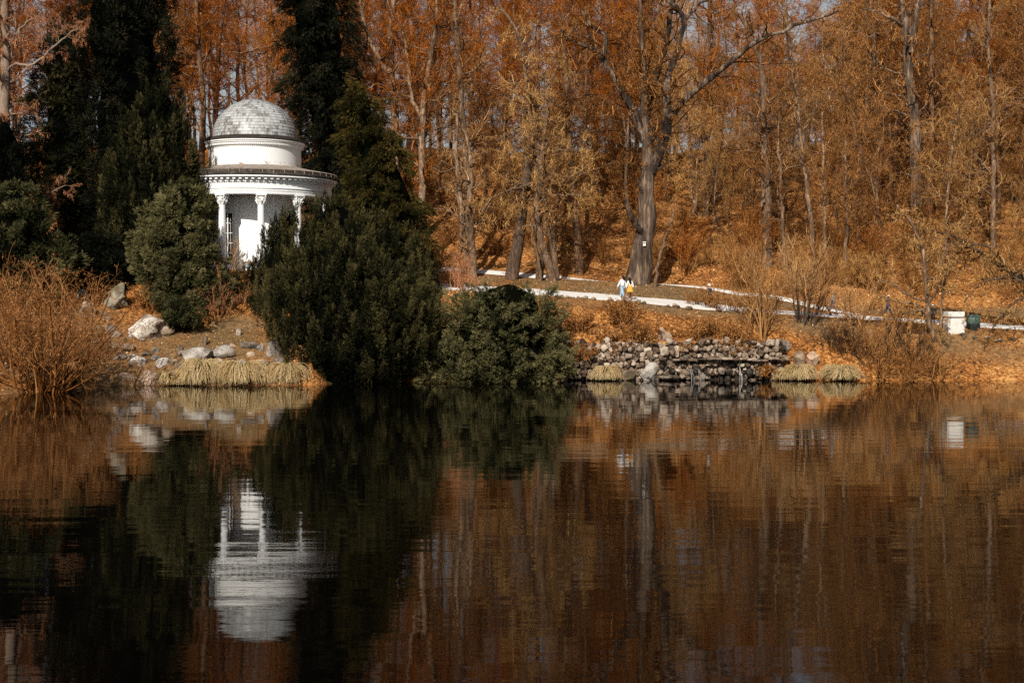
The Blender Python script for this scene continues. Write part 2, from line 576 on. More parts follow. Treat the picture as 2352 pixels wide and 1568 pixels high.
def m_gravel():
    m, nt, b = new_mat('pale_gravel')
    v = objvec(nt)
    n = noise(nt, 14, 6, 0.7, v)
    n2 = noise(nt, 0.8, 4, 0.6, v)
    r = ramp(nt, [(0.25, (0.42, 0.36, 0.29)), (0.45, (0.74, 0.71, 0.67)), (0.8, (0.85, 0.84, 0.82))])
    nt.links.new(math_node(nt, 'ADD', math_node(nt, 'MULTIPLY', n.outputs[0], 0.5), math_node(nt, 'MULTIPLY', n2.outputs[0], 0.5)), r.inputs[0])
    nt.links.new(r.outputs[0], b.inputs['Base Color'])
    bump(nt, b, n.outputs[0], 0.5, 0.03)
    return m


gravel = m_gravel()


def make_path(name, L, w, w2=None):
    n = len(L)
    uu = 512 + F * L[:, 0] / L[:, 1]
    w = np.interp(uu, [690, 770], [w, w2 or w])
    d = np.gradient(L, axis=0)
    nrm = norm(np.stack([-d[:, 1], d[:, 0]], -1))
    ts = np.linspace(-0.5, 0.5, 9)
    wob = 1 + 0.10 * vnoise(np.stack([L[:, 0] * 0.8, L[:, 1], np.zeros(n)], -1), 5)
    P = L[:, None, :] + nrm[:, None, :] * (ts[None, :, None] * (w * wob)[:, None, None])
    for e in (0, 8):
        P[:, e, 1] += 0.28 * fbm(np.stack([L[:, 0] * 1.7, L[:, 1], np.full(n, e)], -1), 6, 3)
    Z = tz(P[..., 0], P[..., 1]) + 0.045 - 0.09 * (np.abs(ts) > 0.49)
    V = np.concatenate([P, Z[..., None]], -1)
    i, j = np.meshgrid(np.arange(n - 1), np.arange(8), indexing='ij')
    q = np.stack([i * 9 + j, (i + 1) * 9 + j, (i + 1) * 9 + j + 1, i * 9 + j + 1], -1).reshape(-1, 4)
    o = MB().add(V, q).obj(name, gravel)
    tag(o, kind='structure')


make_path('path', LF, 6.2, 2.8)
make_path('path', LU, 1.4, 0.9)


# ------------------------------------------------------------------ water
def make_water():
    m, nt, b = new_mat('pond_water')
    b.inputs['Base Color'].default_value = (0.0015, 0.0012, 0.0008, 1)
    b.inputs['Roughness'].default_value = 0.0
    b.inputs['IOR'].default_value = 1.345
    b.inputs['Specular IOR Level'].default_value = 0.5
    v1 = objvec(nt, (0.20, 0.75, 1))
    n1 = noise(nt, 1.0, 2, 0.5, v1)
    v2 = objvec(nt, (1.2, 5.5, 1))
    n2 = noise(nt, 1.0, 3, 0.55, v2)
    v3 = objvec(nt, (0.02, 0.045, 1))
    n3 = noise(nt, 1.0, 2, 0.5, v3)
    rr = ramp(nt, [(0.35, (0.25,) * 3), (0.65, (1.0,) * 3)])
    nt.links.new(n3.outputs[0], rr.inputs[0])
    h = math_node(nt, 'ADD', math_node(nt, 'MULTIPLY', n1.outputs[0], 1.0), math_node(nt, 'MULTIPLY', n2.outputs[0], 0.10))
    h = math_node(nt, 'MULTIPLY', h, rr.outputs[0])
    bump(nt, b, h, 1.0, 0.0155)
    V = [[-170, 4, 0], [170, 4, 0], [170, 106, 0], [-170, 106, 0]]
    o = MB().add(V, [[0, 1, 2, 3]]).obj('water', m)
    tag(o, kind='structure')


make_water()


# ------------------------------------------------------------------ woody plants
def spawn(P, R, idx, t, ang, L, nseg, wob, trop, rscale, rmin, rmax, taper=0.3):
    B, n, _ = P.shape
    k = np.clip(t, 0, 0.999) * (n - 1)
    i = k.astype(int)
    f = (k - i)[:, None]
    p0 = P[idx, i] * (1 - f) + P[idx, i + 1] * f
    tan = norm(P[idx, i + 1] - P[idx, i])
    r = R[idx, i] * (1 - f[:, 0]) + R[idx, i + 1] * f[:, 0]
    rv = runit(len(idx))
    perp = norm(rv - (rv * tan).sum(-1, keepdims=True) * tan)
    d = np.cos(ang)[:, None] * tan + np.sin(ang)[:, None] * perp
    step = (L / nseg)[:, None]
    pts = [p0]
    p = p0
    for s in range(nseg):
        d = norm(d + rng.normal(size=d.shape) * wob + np.array([0, 0, trop]))
        p = p + d * step
        pts.append(p)
    C = np.stack(pts, 1)
    r0 = np.clip(r * rscale, rmin, rmax)
    RR = r0[:, None] * np.linspace(1, taper, nseg + 1)[None, :]
    return C, RR


def resample(pts, radii, n=16, jit=0.0):
    pts = np.asarray(pts, float)
    s = np.concatenate([[0], np.cumsum(np.linalg.norm(np.diff(pts, axis=0), axis=1))])
    u = np.linspace(0, s[-1], n)
    out = np.stack([np.interp(u, s, pts[:, k]) for k in range(3)], -1)
    if len(pts) > 2:
        o2 = out.copy()
        o2[1:-1] = (out[:-2] + 2 * out[1:-1] + out[2:]) / 4
        out = o2
    if jit:
        out[1:-1] += rng.normal(size=(n - 2, 3)) * jit
    rr = np.interp(u, np.linspace(0, s[-1], len(radii)), radii)
    return out, rr, s[-1]


def leaf_quads(pos, size, tint, flat=0.0, aspect=0.6, hang=0.0):
    n = len(pos)
    a = runit(n)
    if hang:
        a = norm(a * (1 - hang) + np.array([0, 0, -hang]))
    b = norm(np.cross(a, runit(n)))
    if flat:
        up = np.array([0, 0, 1.0])
        nn = norm(runit(n) * (1 - flat) + up * flat)
        a = norm(np.cross(nn, runit(n)))
        b = np.cross(nn, a)
    s = size[:, None]
    V = np.stack([pos - a * s * 0.5, pos + b * s * 0.5 * aspect, pos + a * s * 0.5, pos - b * s * 0.5 * aspect], 1)
    q = np.arange(n * 4).reshape(n, 4)
    return V.reshape(-1, 3), q, np.repeat(tint, 4)


def grow_tree(limbs, n1=1.2, t0=0.3, L1=(2.0, 5.0), ang1=(35, 75), n2=7, n3=7, n4=3, L2=0.42, L3=0.45, L4=0.5, wob=0.16, trop1=0.05,
              trop2=0.0, leaves=0, leafsize=0.09, twr=0.012, sides=10, rough=0.12, hang=0.0, low_short=False, shape='round', r1max=0.12, split=None):
    """limbs: list of (points, radii). returns (trunk MB, crown MB)"""
    P0, R0, LEN = [], [], []
    for pts, radii in limbs:
        p, r, l = resample(pts, radii, 18, 0.05)
        P0.append(p); R0.append(r); LEN.append(l)
    P0 = np.array(P0); R0 = np.array(R0); LEN = np.array(LEN)
    tr, cr = MB(), MB()
    V, q = tubes(P0, R0, sides)
    nv = fbm(V * np.array([2.2, 2.2, 1.0]), 2.0, 3)
    cen = np.repeat(P0.reshape(-1, 3), sides, 0)
    V = cen + (V - cen) * (1 + rough * nv)[:, None]
    if split is None:
        tr.add(V, q)
    else:
        per = len(V) // len(limbs)
        nq = len(q) // len(limbs)
        for k in range(len(limbs)):
            mb = tr if k == 0 else MB()
            mb.add(V[k * per:(k + 1) * per], q[:nq])
            if k: split.append(mb)
    idx, t = [], []
    for k in range(len(limbs)):
        m = max(1, int(n1 * LEN[k]))
        idx.append(np.full(m, k)); 
        lo = t0 if k == 0 else 0.12
        t.append(lo + (1 - lo) * rng.random(m) ** 0.85)
    idx = np.concatenate(idx); t = np.concatenate(t)
    Lb = rng.uniform(L1[0], L1[1], len(idx))
    if shape == 'cone':
        Lb = Lb * (1.15 - 0.85 * t)
    else:
        Lb = Lb * (0.65 + 0.7 * np.sin(PI * np.clip(t, 0, 1)) ** 1.0) * (1 - 0.25 * t)
    a1 = np.radians(rng.uniform(ang1[0], ang1[1], len(idx)))
    P1, R1 = spawn(P0, R0, idx, t, a1, Lb, 7, wob, trop1, 0.42, 0.02, r1max)
    V, q = tubes(P1, R1, 5)
    if split is None:
        tr.add(V, q)
    else:
        cr.add(V, q, tint=0.12)

    def nxt(P, R, Lp, n, Lf, nseg, ang, trop, rs, rmin, rmax, wb):
        B = len(P)
        idx = np.repeat(np.arange(B), n)
        t = 0.15 + 0.85 * rng.random(len(idx))
        L = Lp[idx] * Lf * rng.uniform(0.6, 1.3, len(idx)) * (1.15 - 0.45 * t)
        a = np.radians(rng.uniform(ang[0], ang[1], len(idx)))
        C, RR = spawn(P, R, idx, t, a, L, nseg, wb, trop, rs, rmin, rmax)
        return C, RR, L

    P2, R2, L2_ = nxt(P1, R1, Lb, n2, L2, 5, (30, 65), trop2, 0.6, twr * 1.4, 0.05, wob * 1.2)
    V, q = tubes(P2, R2, 3)
    cr.add(V, q, tint=np.repeat(rng.uniform(0.35, 1.0, len(P2)), P2.shape[1] * 3))
    P3, R3, L3_ = nxt(P2, R2, L2_, n3, L3, 4, (25, 60), trop2 - hang * 0.5, 0.7, twr, 0.025, wob * 1.3)
    V, q = tubes(P3, R3, 3)
    cr.add(V, q, tint=np.repeat(rng.uniform(0.15, 0.9, len(P3)), P3.shape[1] * 3))
    last = P3
    if n4:
        P4, R4, L4_ = nxt(P3, R3, L3_, n4, L4, 3, (25, 60), trop2 - hang, 0.75, twr * 0.75, 0.015, wob * 1.3)
        V, q = tubes(P4, R4, 3)
        cr.add(V, q, tint=np.repeat(rng.uniform(0.25, 1.0, len(P4)), P4.shape[1] * 3))
        last = P4
    if leaves:
        k = rng.integers(0, len(last), leaves)
        j = rng.integers(1, last.shape[1], leaves)
        pos = last[k, j] + rng.normal(size=(leaves, 3)) * 0.05
        V, q, tt = leaf_quads(pos, leafsize * rng.uniform(0.6, 1.3, leaves), rng.uniform(0.2, 1.0, leaves))
        cr.add(V, q, tint=tt)
    return tr, cr


def tree(name, label, limbs, bark, twig, group=None, cat='tree', base=None, **kw):
    b = np.array(limbs[0][0][0], float) if base is None else np.asarray(base, float)
    lim = [] if kw.pop('limb_mat', None) else None
    tr, cr = grow_tree(limbs, split=lim, **kw)
    root = thing(name, b, label, cat, group)
    for mb in lim or []:
        mb.obj('limb', M['bark_limb'], root, b)
    tr.obj('trunk', M[bark], root, b)
    cr.obj('crown', M[twig], root, b, smooth=False)
    return root


def sk(pts, D, dd=None):
    """polyline in survey units at depth D (+ per point depth offsets)"""
    out = []
    for k, (x, y) in enumerate(pts):
        d = D + (dd[k] if dd else 0)
        out.append(A(x, y, d))
    return np.array(out)


def to_ground(pts):
    """make the first point of a trunk stand 0.2 m in the ground"""
    p = np.array(pts, float)
    z = float(tz(p[0, 0], p[0, 1])[0]) - 0.2
    p[0, 2] = z
    if p[1, 2] < z + 0.3:
        p[1, 2] = z + 0.5
    return p


def R_(w0, w1, D):   # half widths in metres from survey widths
    return [w0 * K * D / F / 2, w1 * K * D / F / 2]


# ------------------------------------------------------------------ evergreens
def spray_proto(k=13, droop=0.0):
    V, T, tt = [], [], []
    for i in range(k):
        t = (i + 0.5) / k
        s = 1 if i % 2 else -1
        a = math.radians(38) * s
        l = 0.42 * (1 - 0.55 * t)
        b = np.array([0, 0, t * 0.85])
        dirv = np.array([math.sin(a), 0.25 * s * math.sin(i * 2.1), math.cos(a)])
        tip = b + dirv * l + np.array([0, -droop * l, 0])
        wv = np.array([0.0, 1.0, 0.0]) if i % 3 else norm(np.array([math.cos(a), 0.4, -math.sin(a)]))
        wv = norm(np.cross(dirv, np.array([math.cos(i * 1.7), math.sin(i * 1.7), 0.2])))
        V += [b - wv * 0.042, b + wv * 0.042, tip]
        T.append([3 * i, 3 * i + 1, 3 * i + 2])
        tt += [0.0, 0.0, 0.16]
    return np.array(V, float), np.array(T), np.array(tt)


SPRAY = spray_proto()


def place_sprays(mb, pos, dirv, L, tint):
    n = len(pos)
    Z = norm(dirv)
    X = norm(np.cross(Z, runit(n)))
    Y = np.cross(Z, X)
    V0, T0, t0 = SPRAY
    V = pos[:, None, :] + L[:, None, None] * (V0[None, :, 0:1] * X[:, None, :] + V0[None, :, 1:2] * Y[:, None, :] + V0[None, :, 2:3] * Z[:, None, :])
    T = (np.arange(n) * len(V0))[:, None, None] + T0[None]
    tt = np.clip(tint[:, None] + t0[None, :], 0, 1)
    mb.add(V.reshape(-1, 3), tris=T.reshape(-1, 3), tint=tt.ravel())


def evergreen(name, label, rows, D, mat, nsub=150, sub=(0.6, 1.1), nspray=60, slen=0.4, mode='up', depth=0.75, maxdepth=4.5, group=None, cat='tree',
              core=0.68, trunk=0.14, spread=0.3, tint0=0.45, limbs=0, lumpf=0.55, bark='bark_dark', lean=0.25, face=0.25):
    rows = sorted(rows, key=lambda r: -r[0])
    pl = np.array([A(r[1], r[0], D) for r in rows])
    pr = np.array([A(r[2], r[0], D) for r in rows])
    zz = pl[:, 2]
    xc = (pl[:, 0] + pr[:, 0]) / 2
    hw = (pr[:, 0] - pl[:, 0]) / 2
    zf = np.linspace(zz[0], zz[-1], 60)
    wf = np.interp(zf, zz, hw) + 0.15
    cdf = np.cumsum(wf); cdf /= cdf[-1]
    z = np.interp(rng.random(nsub), cdf, zf)
    phi = rng.uniform(0, 2 * PI, nsub)
    # a little denser towards the water
    phi = np.where((np.sin(phi) > 0.3) & (rng.random(nsub) < 0.35), -phi, phi)
    h = np.interp(z, zz, hw)
    cx = np.interp(z, zz, xc)
    hd = np.minimum(h * depth, maxdepth)
    s = np.clip((h - sub[0] * 0.75) / np.maximum(h, 1e-3), 0.05, 1) * (1 - spread * rng.random(nsub) ** 2)
    lump = fbm(np.stack([cx + h * np.cos(phi), D + hd * np.sin(phi), z * (0.35 if mode == 'up' else 0.9)], -1) * lumpf * (1.9 if mode == 'up' else 1.0), 5.0 + len(label), 2)
    s = s * (1 + 0.30 * np.minimum(lump, 0.25)) + (rng.random(nsub) < 0.16) * 0.08
    C = np.stack([cx + h * s * np.cos(phi), D + hd * s * np.sin(phi), z], -1)
    out = norm(np.stack([np.cos(phi) * hd, np.sin(phi) * h, np.zeros(nsub)], -1) + 1e-6)
    up = np.array([0, 0, 1.0])
    size = rng.uniform(0.5, 1.5, nsub)
    if mode == 'up':
        ax = norm(up + out * lean + rng.normal(size=(nsub, 3)) * 0.12)
    elif mode == 'droop':
        ax = norm(out + up * -0.35 + rng.normal(size=(nsub, 3)) * 0.25)
    else:
        ax = norm(out * 0.8 + up * 0.45 + rng.normal(size=(nsub, 3)) * 0.3)
    v = runit(nsub * nspray).reshape(nsub, nspray, 3)
    o_ = out[:, None, :]
    v = norm(v + o_ * face + up * (0.15 if mode != 'droop' else 0.05))
    axb = ax[:, None, :]
    thin = np.where(rng.random(nsub) < 0.3, 0.5, 1.0)[:, None, None]
    al = (v * axb).sum(-1, keepdims=True)
    rx, rz = sub
    off = (v - al * axb) * rx * thin * (1.0 - (0.62 if mode == 'up' else 0.3) * al) + al * axb * rz * (1.35 - 0.35 * thin)
    rr = rng.uniform(0.72, 1.05, (nsub, nspray, 1))
    pos = C[:, None, :] + off * size[:, None, None] * rr
    if mode == 'up':
        dv = norm(0.55 * v + 0.85 * axb + 0.35 * rng.normal(size=v.shape))
    elif mode == 'droop':
        dv = norm(0.4 * v + 0.8 * axb + np.array([0, 0, -0.25]) + 0.35 * rng.normal(size=v.shape))
    else:
        dv = norm(0.7 * v + 0.6 * axb + 0.4 * rng.normal(size=v.shape))
    tint = tint0 + 0.22 * lump[:, None] + rng.normal(size=(nsub, 1)) * 0.11 + rng.normal(size=(nsub, nspray)) * 0.09 + 0.16 * (al[..., 0] if mode != 'droop' else v[..., 2]) + 0.5 * (rr[..., 0] - 0.9)  # hollows and inner sprays darker, tops and tips lighter: shading put into tint
    L = slen * rng.uniform(0.7, 1.3, (nsub, nspray))
    cr = MB()
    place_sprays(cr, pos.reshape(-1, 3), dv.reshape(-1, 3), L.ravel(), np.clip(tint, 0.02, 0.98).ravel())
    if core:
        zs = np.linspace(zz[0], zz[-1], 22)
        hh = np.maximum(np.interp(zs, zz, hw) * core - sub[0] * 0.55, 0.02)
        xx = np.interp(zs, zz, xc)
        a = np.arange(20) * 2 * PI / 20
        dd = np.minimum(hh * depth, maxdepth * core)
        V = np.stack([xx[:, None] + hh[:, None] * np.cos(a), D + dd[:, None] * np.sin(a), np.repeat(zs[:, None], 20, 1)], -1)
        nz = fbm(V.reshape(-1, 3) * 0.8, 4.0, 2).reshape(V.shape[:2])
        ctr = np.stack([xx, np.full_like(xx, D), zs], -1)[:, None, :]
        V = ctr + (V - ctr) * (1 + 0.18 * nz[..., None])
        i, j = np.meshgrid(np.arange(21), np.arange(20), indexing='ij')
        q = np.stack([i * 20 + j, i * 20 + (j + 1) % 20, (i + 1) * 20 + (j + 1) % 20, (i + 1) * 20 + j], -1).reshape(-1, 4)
        cr.add(V.reshape(-1, 3), q, tint=0.0)  # near-black inner core added for the shade inside the crown
    bx = xc[0]
    base = np.array([bx, D, max(float(tz(bx, D)[0]), -0.4)])
    root = thing(name, base, label, cat, group)
    P = np.stack([np.interp(np.linspace(0, 1, 8), [0, 1], [bx, xc[len(xc) // 2]]), np.full(8, D), np.linspace(base[2] - 0.3, zz[0] + (zz[-1] - zz[0]) * 0.75, 8)], -1)
    r0 = max(trunk, 0.05)
    tr = MB()
    V, q = tubes(P[None], np.linspace(r0, r0 * 0.3, 8)[None], 9)
    tr.add(V, q)
    k = 24
    C2, R2 = spawn(P[None], np.linspace(r0, r0 * 0.3, 8)[None], np.zeros(k, int), rng.uniform(0.15, 1, k), np.radians(rng.uniform(35, 75, k)),
                   np.full(k, float(np.mean(hw)) * 0.75), 6, 0.15, 0.1, 0.4, 0.02, 0.1)
    V, q = tubes(C2, R2, 5)
    tr.add(V, q)
    tr.obj('trunk', M[bark], root, base)
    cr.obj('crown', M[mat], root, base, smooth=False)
    return root


# tall trees that frame the temple
evergreen('conifer_tree', 'tall blackish conifer left of the temple, reaching past the top of the picture',
          [(-170, 200, 350), (-60, 190, 385), (30, 165, 408), (90, 150, 414), (150, 160, 412), (185, 185, 410), (240, 185, 388), (330, 180, 375), (450, 190, 370), (620, 220, 340)],
          111.5, 'conifer', nsub=330, sub=(0.75, 1.0), nspray=85, slen=0.42, mode='mix', depth=0.7, tint0=0.49, trunk=0.45)
evergreen('yew_tree', 'dark upright yew with pointed tips directly left of the temple dome',
          [(205, 352, 372), (240, 325, 425), (290, 285, 448), (400, 250, 462), (500, 230, 470), (600, 215, 460), (655, 235, 420)],
          107.5, 'yew', nsub=420, sub=(0.24, 1.3), nspray=75, slen=0.34, mode='up', tint0=0.47, trunk=0.3, lean=0.12)
evergreen('conifer_tree', 'thin grey-green conifer with bare brown twigs between the birch and the blackish conifer',
          [(60, 120, 170), (130, 90, 205), (220, 70, 225), (320, 62, 235), (420, 70, 250), (520, 90, 265), (620, 120, 265)],
          112.5, 'yew', nsub=280, sub=(0.6, 0.8), nspray=62, slen=0.4, mode='mix', core=0.62, tint0=0.5, trunk=0.25)
evergreen('yew_tree', 'black shaded yew at the left edge under the birch twigs',
          [(280, -10, 30), (320, -50, 70), (370, -70, 92), (440, -90, 100), (540, -80, 100)],
          104.5, 'conifer', nsub=110, sub=(0.5, 1.0), nspray=80, slen=0.36, mode='up', tint0=0.32)
evergreen('yew_bush', 'olive green bush at the left edge above the bare brown shrub',
          [(425, 10, 55), (465, -40, 108), (520, -70, 140), (580, -80, 168), (640, -80, 165), (700, -60, 130)],
          100.0, 'yew_light', nsub=150, sub=(0.5, 0.7), nspray=80, slen=0.34, mode='mix', cat='bush', tint0=0.42)
evergreen('yew_bush', 'dark shaded evergreen undergrowth behind the mossy boulder',
          [(545, 190, 290), (590, 155, 305), (650, 165, 300), (690, 195, 270)],
          104.6, 'conifer', nsub=130, sub=(0.35, 0.5), nspray=70, slen=0.3, mode='mix', cat='bush', tint0=0.40)  # dark bush added to stand for the shade on this slope
evergreen('yew_bush', 'sunlit green yew bush in front of the left temple columns',
          [(418, 405, 425), (440, 380, 478), (480, 340, 488), (540, 312, 496), (600, 302, 512), (650, 322, 530), (700, 370, 520), (748, 395, 440)],
          102.5, 'yew_light', nsub=420, sub=(0.30, 0.5), nspray=75, slen=0.30, mode='mix', cat='bush', tint0=0.63, core=0.72, lumpf=0.8)
evergreen('yew_bush', 'small low green bush right of the white boulder',
          [(690, 385, 440), (720, 362, 470), (756, 385, 455)],
          99.6, 'yew_light', nsub=50, sub=(0.28, 0.35), nspray=70, slen=0.24, mode='mix', cat='bush', tint0=0.42)
evergreen('conifer_tree', 'tall dark cypress rising behind the right side of the temple',
          [(-170, 680, 745), (-60, 650, 785), (40, 634, 812), (120, 640, 822), (200, 655, 838), (300, 690, 850), (400, 700, 860), (520, 710, 900), (620, 720, 900)],
          124.0, 'conifer', nsub=420, sub=(0.55, 1.1), nspray=85, slen=0.42, mode='droop', depth=0.8, tint0=0.54, trunk=0.5)
evergreen('cypress_tree', 'bronze green cypress with sweeping sprays right of the temple',
          [(192, 800, 822), (240, 785, 868), (300, 788, 905), (360, 800, 930), (430, 800, 965), (500, 790, 990), (570, 775, 1005), (640, 770, 1008), (720, 800, 1000), (790, 820, 980)],
          108.5, 'cypress', nsub=420, sub=(0.42, 0.95), nspray=80, slen=0.36, mode='droop', depth=0.75, tint0=0.52, trunk=0.4)
evergreen('yew_tree', 'dark upright yew with streaked columns between the temple and the huge waterside yew',
          [(475, 735, 800), (500, 712, 850), (530, 700, 900), (570, 685, 955), (620, 662, 985), (700, 655, 1000), (770, 670, 985)],
          106.3, 'yew', nsub=620, sub=(0.24, 1.15), nspray=85, slen=0.30, mode='up', depth=0.6, maxdepth=2.6, tint0=0.56, core=0.74, trunk=0.35, lean=0.2)
evergreen('yew_tree', 'huge dark green yew reaching down to the water in the middle',
          [(575, 700, 820), (610, 655, 900), (655, 626, 975), (700, 614, 1003), (760, 620, 1007), (810, 634, 1000), (850, 660, 960), (884, 705, 925)],
          98.6, 'yew', nsub=720, sub=(0.24, 0.9), nspray=90, slen=0.28, mode='up', depth=0.7, maxdepth=4.2, tint0=0.55, core=0.76, trunk=0.4, lean=0.42)
evergreen('yew_tree', 'spiky yew with thin upright shoots standing before the temple columns',
          [(490, 660, 672), (520, 630, 686), (555, 600, 698), (600, 566, 712), (650, 540, 725), (700, 552, 735), (750, 572, 735), (785, 600, 715)],
          104.3, 'yew', nsub=400, sub=(0.17, 0.95), nspray=85, slen=0.22, mode='up', depth=0.7, tint0=0.60, core=0.5, trunk=0.15, lean=0.12, spread=0.5)
evergreen('juniper_bush', 'broad olive juniper spreading over the water beside the stone wall',
          [(652, 1155, 1182), (672, 1070, 1262), (715, 1010, 1278), (765, 990, 1292), (815, 968, 1306), (850, 972, 1304), (881, 1005, 1275)],
          98.7, 'yew_light', nsub=480, sub=(0.22, 0.8), nspray=70, slen=0.27, mode='mix', depth=0.55, maxdepth=2.4, cat='bush', tint0=0.62, core=0.66, lumpf=0.9)
evergreen('spruce_tree', 'brown-shaded spruce in the far wood with flat layered boughs',
          [(-40, 1985, 2010), (20, 1940, 2060), (90, 1895, 2100), (160, 1875, 2120), (230, 1870, 2125), (330, 1880, 2120), (400, 1920, 2100)],
          168.0, 'spruce', nsub=240, sub=(0.6, 1.7), nspray=70, slen=0.6, mode='droop', tint0=0.42, trunk=0.3, core=0.6)
evergreen('spruce_tree', 'brown-shaded spruce in the far wood cut by the right edge',
          [(-60, 2270, 2310), (20, 2235, 2360), (100, 2195, 2400), (180, 2185, 2420), (260, 2210, 2420), (340, 2200, 2420)],
          166.0, 'spruce', nsub=240, sub=(0.6, 1.7), nspray=70, slen=0.6, mode='droop', tint0=0.42, trunk=0.3, core=0.6)

# ------------------------------------------------------------------ bare trees that can be told apart
KW = dict(wob=0.24, n1=1.5, L1=(1.6, 4.2), n2=7, n3=6, n4=3)


def T_(name, label, pts, D, w0, w1, bark='bark_pale', twig='twig_brown', extra=(), **kw):
    p = to_ground(sk(pts, D))
    limbs = [(p, R_(w0, w1, D))]
    for (e, dd, a, b) in extra:
        limbs.append((sk(e, D, dd), R_(a, b, D)))
    k = dict(KW); k.update(kw)
    return tree(name, label, limbs, bark, twig, **k)


S1 = lambda x, y: ((1300 + 0.638 * x) / 1.7415, 0.638 * y / 1.7415)
S2 = lambda x, y: ((2600 + 0.6377 * x) / 1.7415, 0.6377 * y / 1.7415)


def c1(*p): return [S1(*q) for q in p]
def c2(*p): return [S2(*q) for q in p]


# the great oak
OD = 117.3
oak_trunk = to_ground(sk([(1462, 652), (1468, 610), (1474, 565), (1484, 530), (1490, 480), (1486, 420), (1488, 350), (1482, 270), (1478, 170), (1472, 80), (1468, -30)], OD))
oak_limbs = [(oak_trunk, [x * K * OD / F / 2 for x in (60, 46, 41, 38, 28, 25, 22, 18, 14, 10, 7)])]
for pts, dd, w0, w1 in [
    (c2((-5, 1090), (55, 1000), (95, 850), (108, 760), (96, 600), (120, 450), (170, 330), (205, 210), (228, 100), (190, 50), (110, 15), (60, -60)), [0, -.3, -.6, -.7, -.5, 0, .2, .2, .2, .2, .2, .2], 28, 7),
    (c2((105, 775), (140, 700), (250, 600), (380, 490), (500, 390), (560, 330), (700, 240), (850, 180), (1000, 120), (1100, 115), (1200, 60)), [-.7, -.8, -1, -1.3, -1.5, -1.8, -2, -2.2, -2.4, -2.5, -2.5], 17, 4),
    (c2((222, 115), (300, 30), (400, -20)), [.2, .4, .6], 7, 3),
    (c2((-40, 850), (0, 600), (35, 480), (62, 390), (100, 260), (130, 80), (140, -60)), [.5, .7, .8, 1, 1.1, 1.2, 1.3], 22, 10),
    (c1((2005, 880), (1925, 670), (1870, 590), (1800, 470), (1745, 385), (1755, 300), (1780, 215), (1735, 182), (1690, 185), (1645, 130), (1600, 60)), [0, -.4, -.6, -.8, -1, -1, -1, -1, -1, -1, -1], 22, 5),
    (c1((1745, 385), (1700, 292), (1640, 300), (1560, 262), (1530, 215), (1480, 190)), [-1, -1.2, -1.3, -1.4, -1.4, -1.5], 11, 4),
    (c1((1690, 300), (1692, 262), (1655, 220), (1625, 235)), [-1.2, -1.2, -1.1, -1.], 5, 3),
    (c1((1990, 1470), (1945, 1390), (1905, 1310), (1872, 1245)), [-.5, -.8, -1.0, -1.1], 12, 7),
    (c1((2000, 1240), (1975, 1160), (1935, 1105)), [-.3, -.6, -.8], 9, 5),
    (c1((2055, 1060), (2110, 1050), (2130, 1020), (2175, 1000)), [-.4, -.7, -1, -1.2], 6, 2),
]:
    oak_limbs.append((sk(pts, OD, dd), R_(w0, w1, OD)))
tree('oak_tree', 'big old oak with twisting dark limbs standing by the path behind the couple', oak_limbs, 'bark_oak', 'twig_brown',
     limb_mat=True, n1=1.5, t0=0.4, L1=(1.8, 5.4), n2=6, n3=5, n4=3, sides=14, rough=0.22, wob=0.36, ang1=(40, 85), r1max=0.07)

# far left weeping birch
T_('birch_tree', 'weeping birch at the left edge with hanging reddish twigs', [(6, 640), (8, 500), (2, 350), (12, 200), (16, 90), (10, -10), (14, -120)], 108, 34, 15, 'bark_birch', 'twig_pink',
   extra=[([(14, 170), (35, 140), (70, 155), (100, 130), (140, 95), (185, 60)], [0, -.4, -.8, -1, -1.2, -1.4], 8, 2), ([(8, 300), (-20, 250), (-60, 230)], [0, 0, 0], 8, 3),
          ([(5, 560), (60, 480), (110, 440), (150, 425)], [0, -1, -2, -2.5], 6, 2), ([(12, 120), (50, 60), (110, 20)], [0, -.5, -1], 7, 2)],
   n1=1.9, hang=0.55, trop1=-0.02, n2=9, n3=7, n4=3, L1=(1.2, 2.6))

T_('bare_tree', 'pale forked tree with two tall stems right of the bronze cypress', c1((440, 1100), (445, 900), (440, 700), (425, 560), (408, 440), (410, 250), (425, 60), (430, -80)), 126, 24, 12,
   extra=[(c1((410, 465), (350, 390), (290, 270), (255, 170), (225, 60), (215, -60)), [0, -.3, -.5, -.6, -.7, -.8], 13, 6)], twig='twig_orange', n1=1.3, leaves=4000, leafsize=0.1)
T_('bare_tree', 'pale slanting trunk second right of the bronze cypress', c1((610, 1210), (608, 1000), (605, 800), (625, 620), (645, 430), (670, 300), (700, 150), (705, -40)), 124, 20, 8,
   extra=[(c1((600, 730), (550, 630), (528, 480), (515, 370), (490, 180)), [0, .2, .3, .4, .5], 10, 4)], twig='twig_orange', leaves=2500, leafsize=0.1)
T_('bare_tree', 'slim upright tree with crooked top left of the golden twigged tree', c1((905, 1230), (890, 1050), (870, 800), (850, 640), (848, 480), (835, 300), (815, 150), (812, -60)), 125, 20, 9,
   extra=[(c1((850, 620), (790, 600), (740, 540), (700, 520)), [0, -.4, -.6, -.8], 6, 2), (c1((865, 720), (780, 680), (700, 650), (620, 640)), [0, -.4, -.8, -1], 6, 2)])
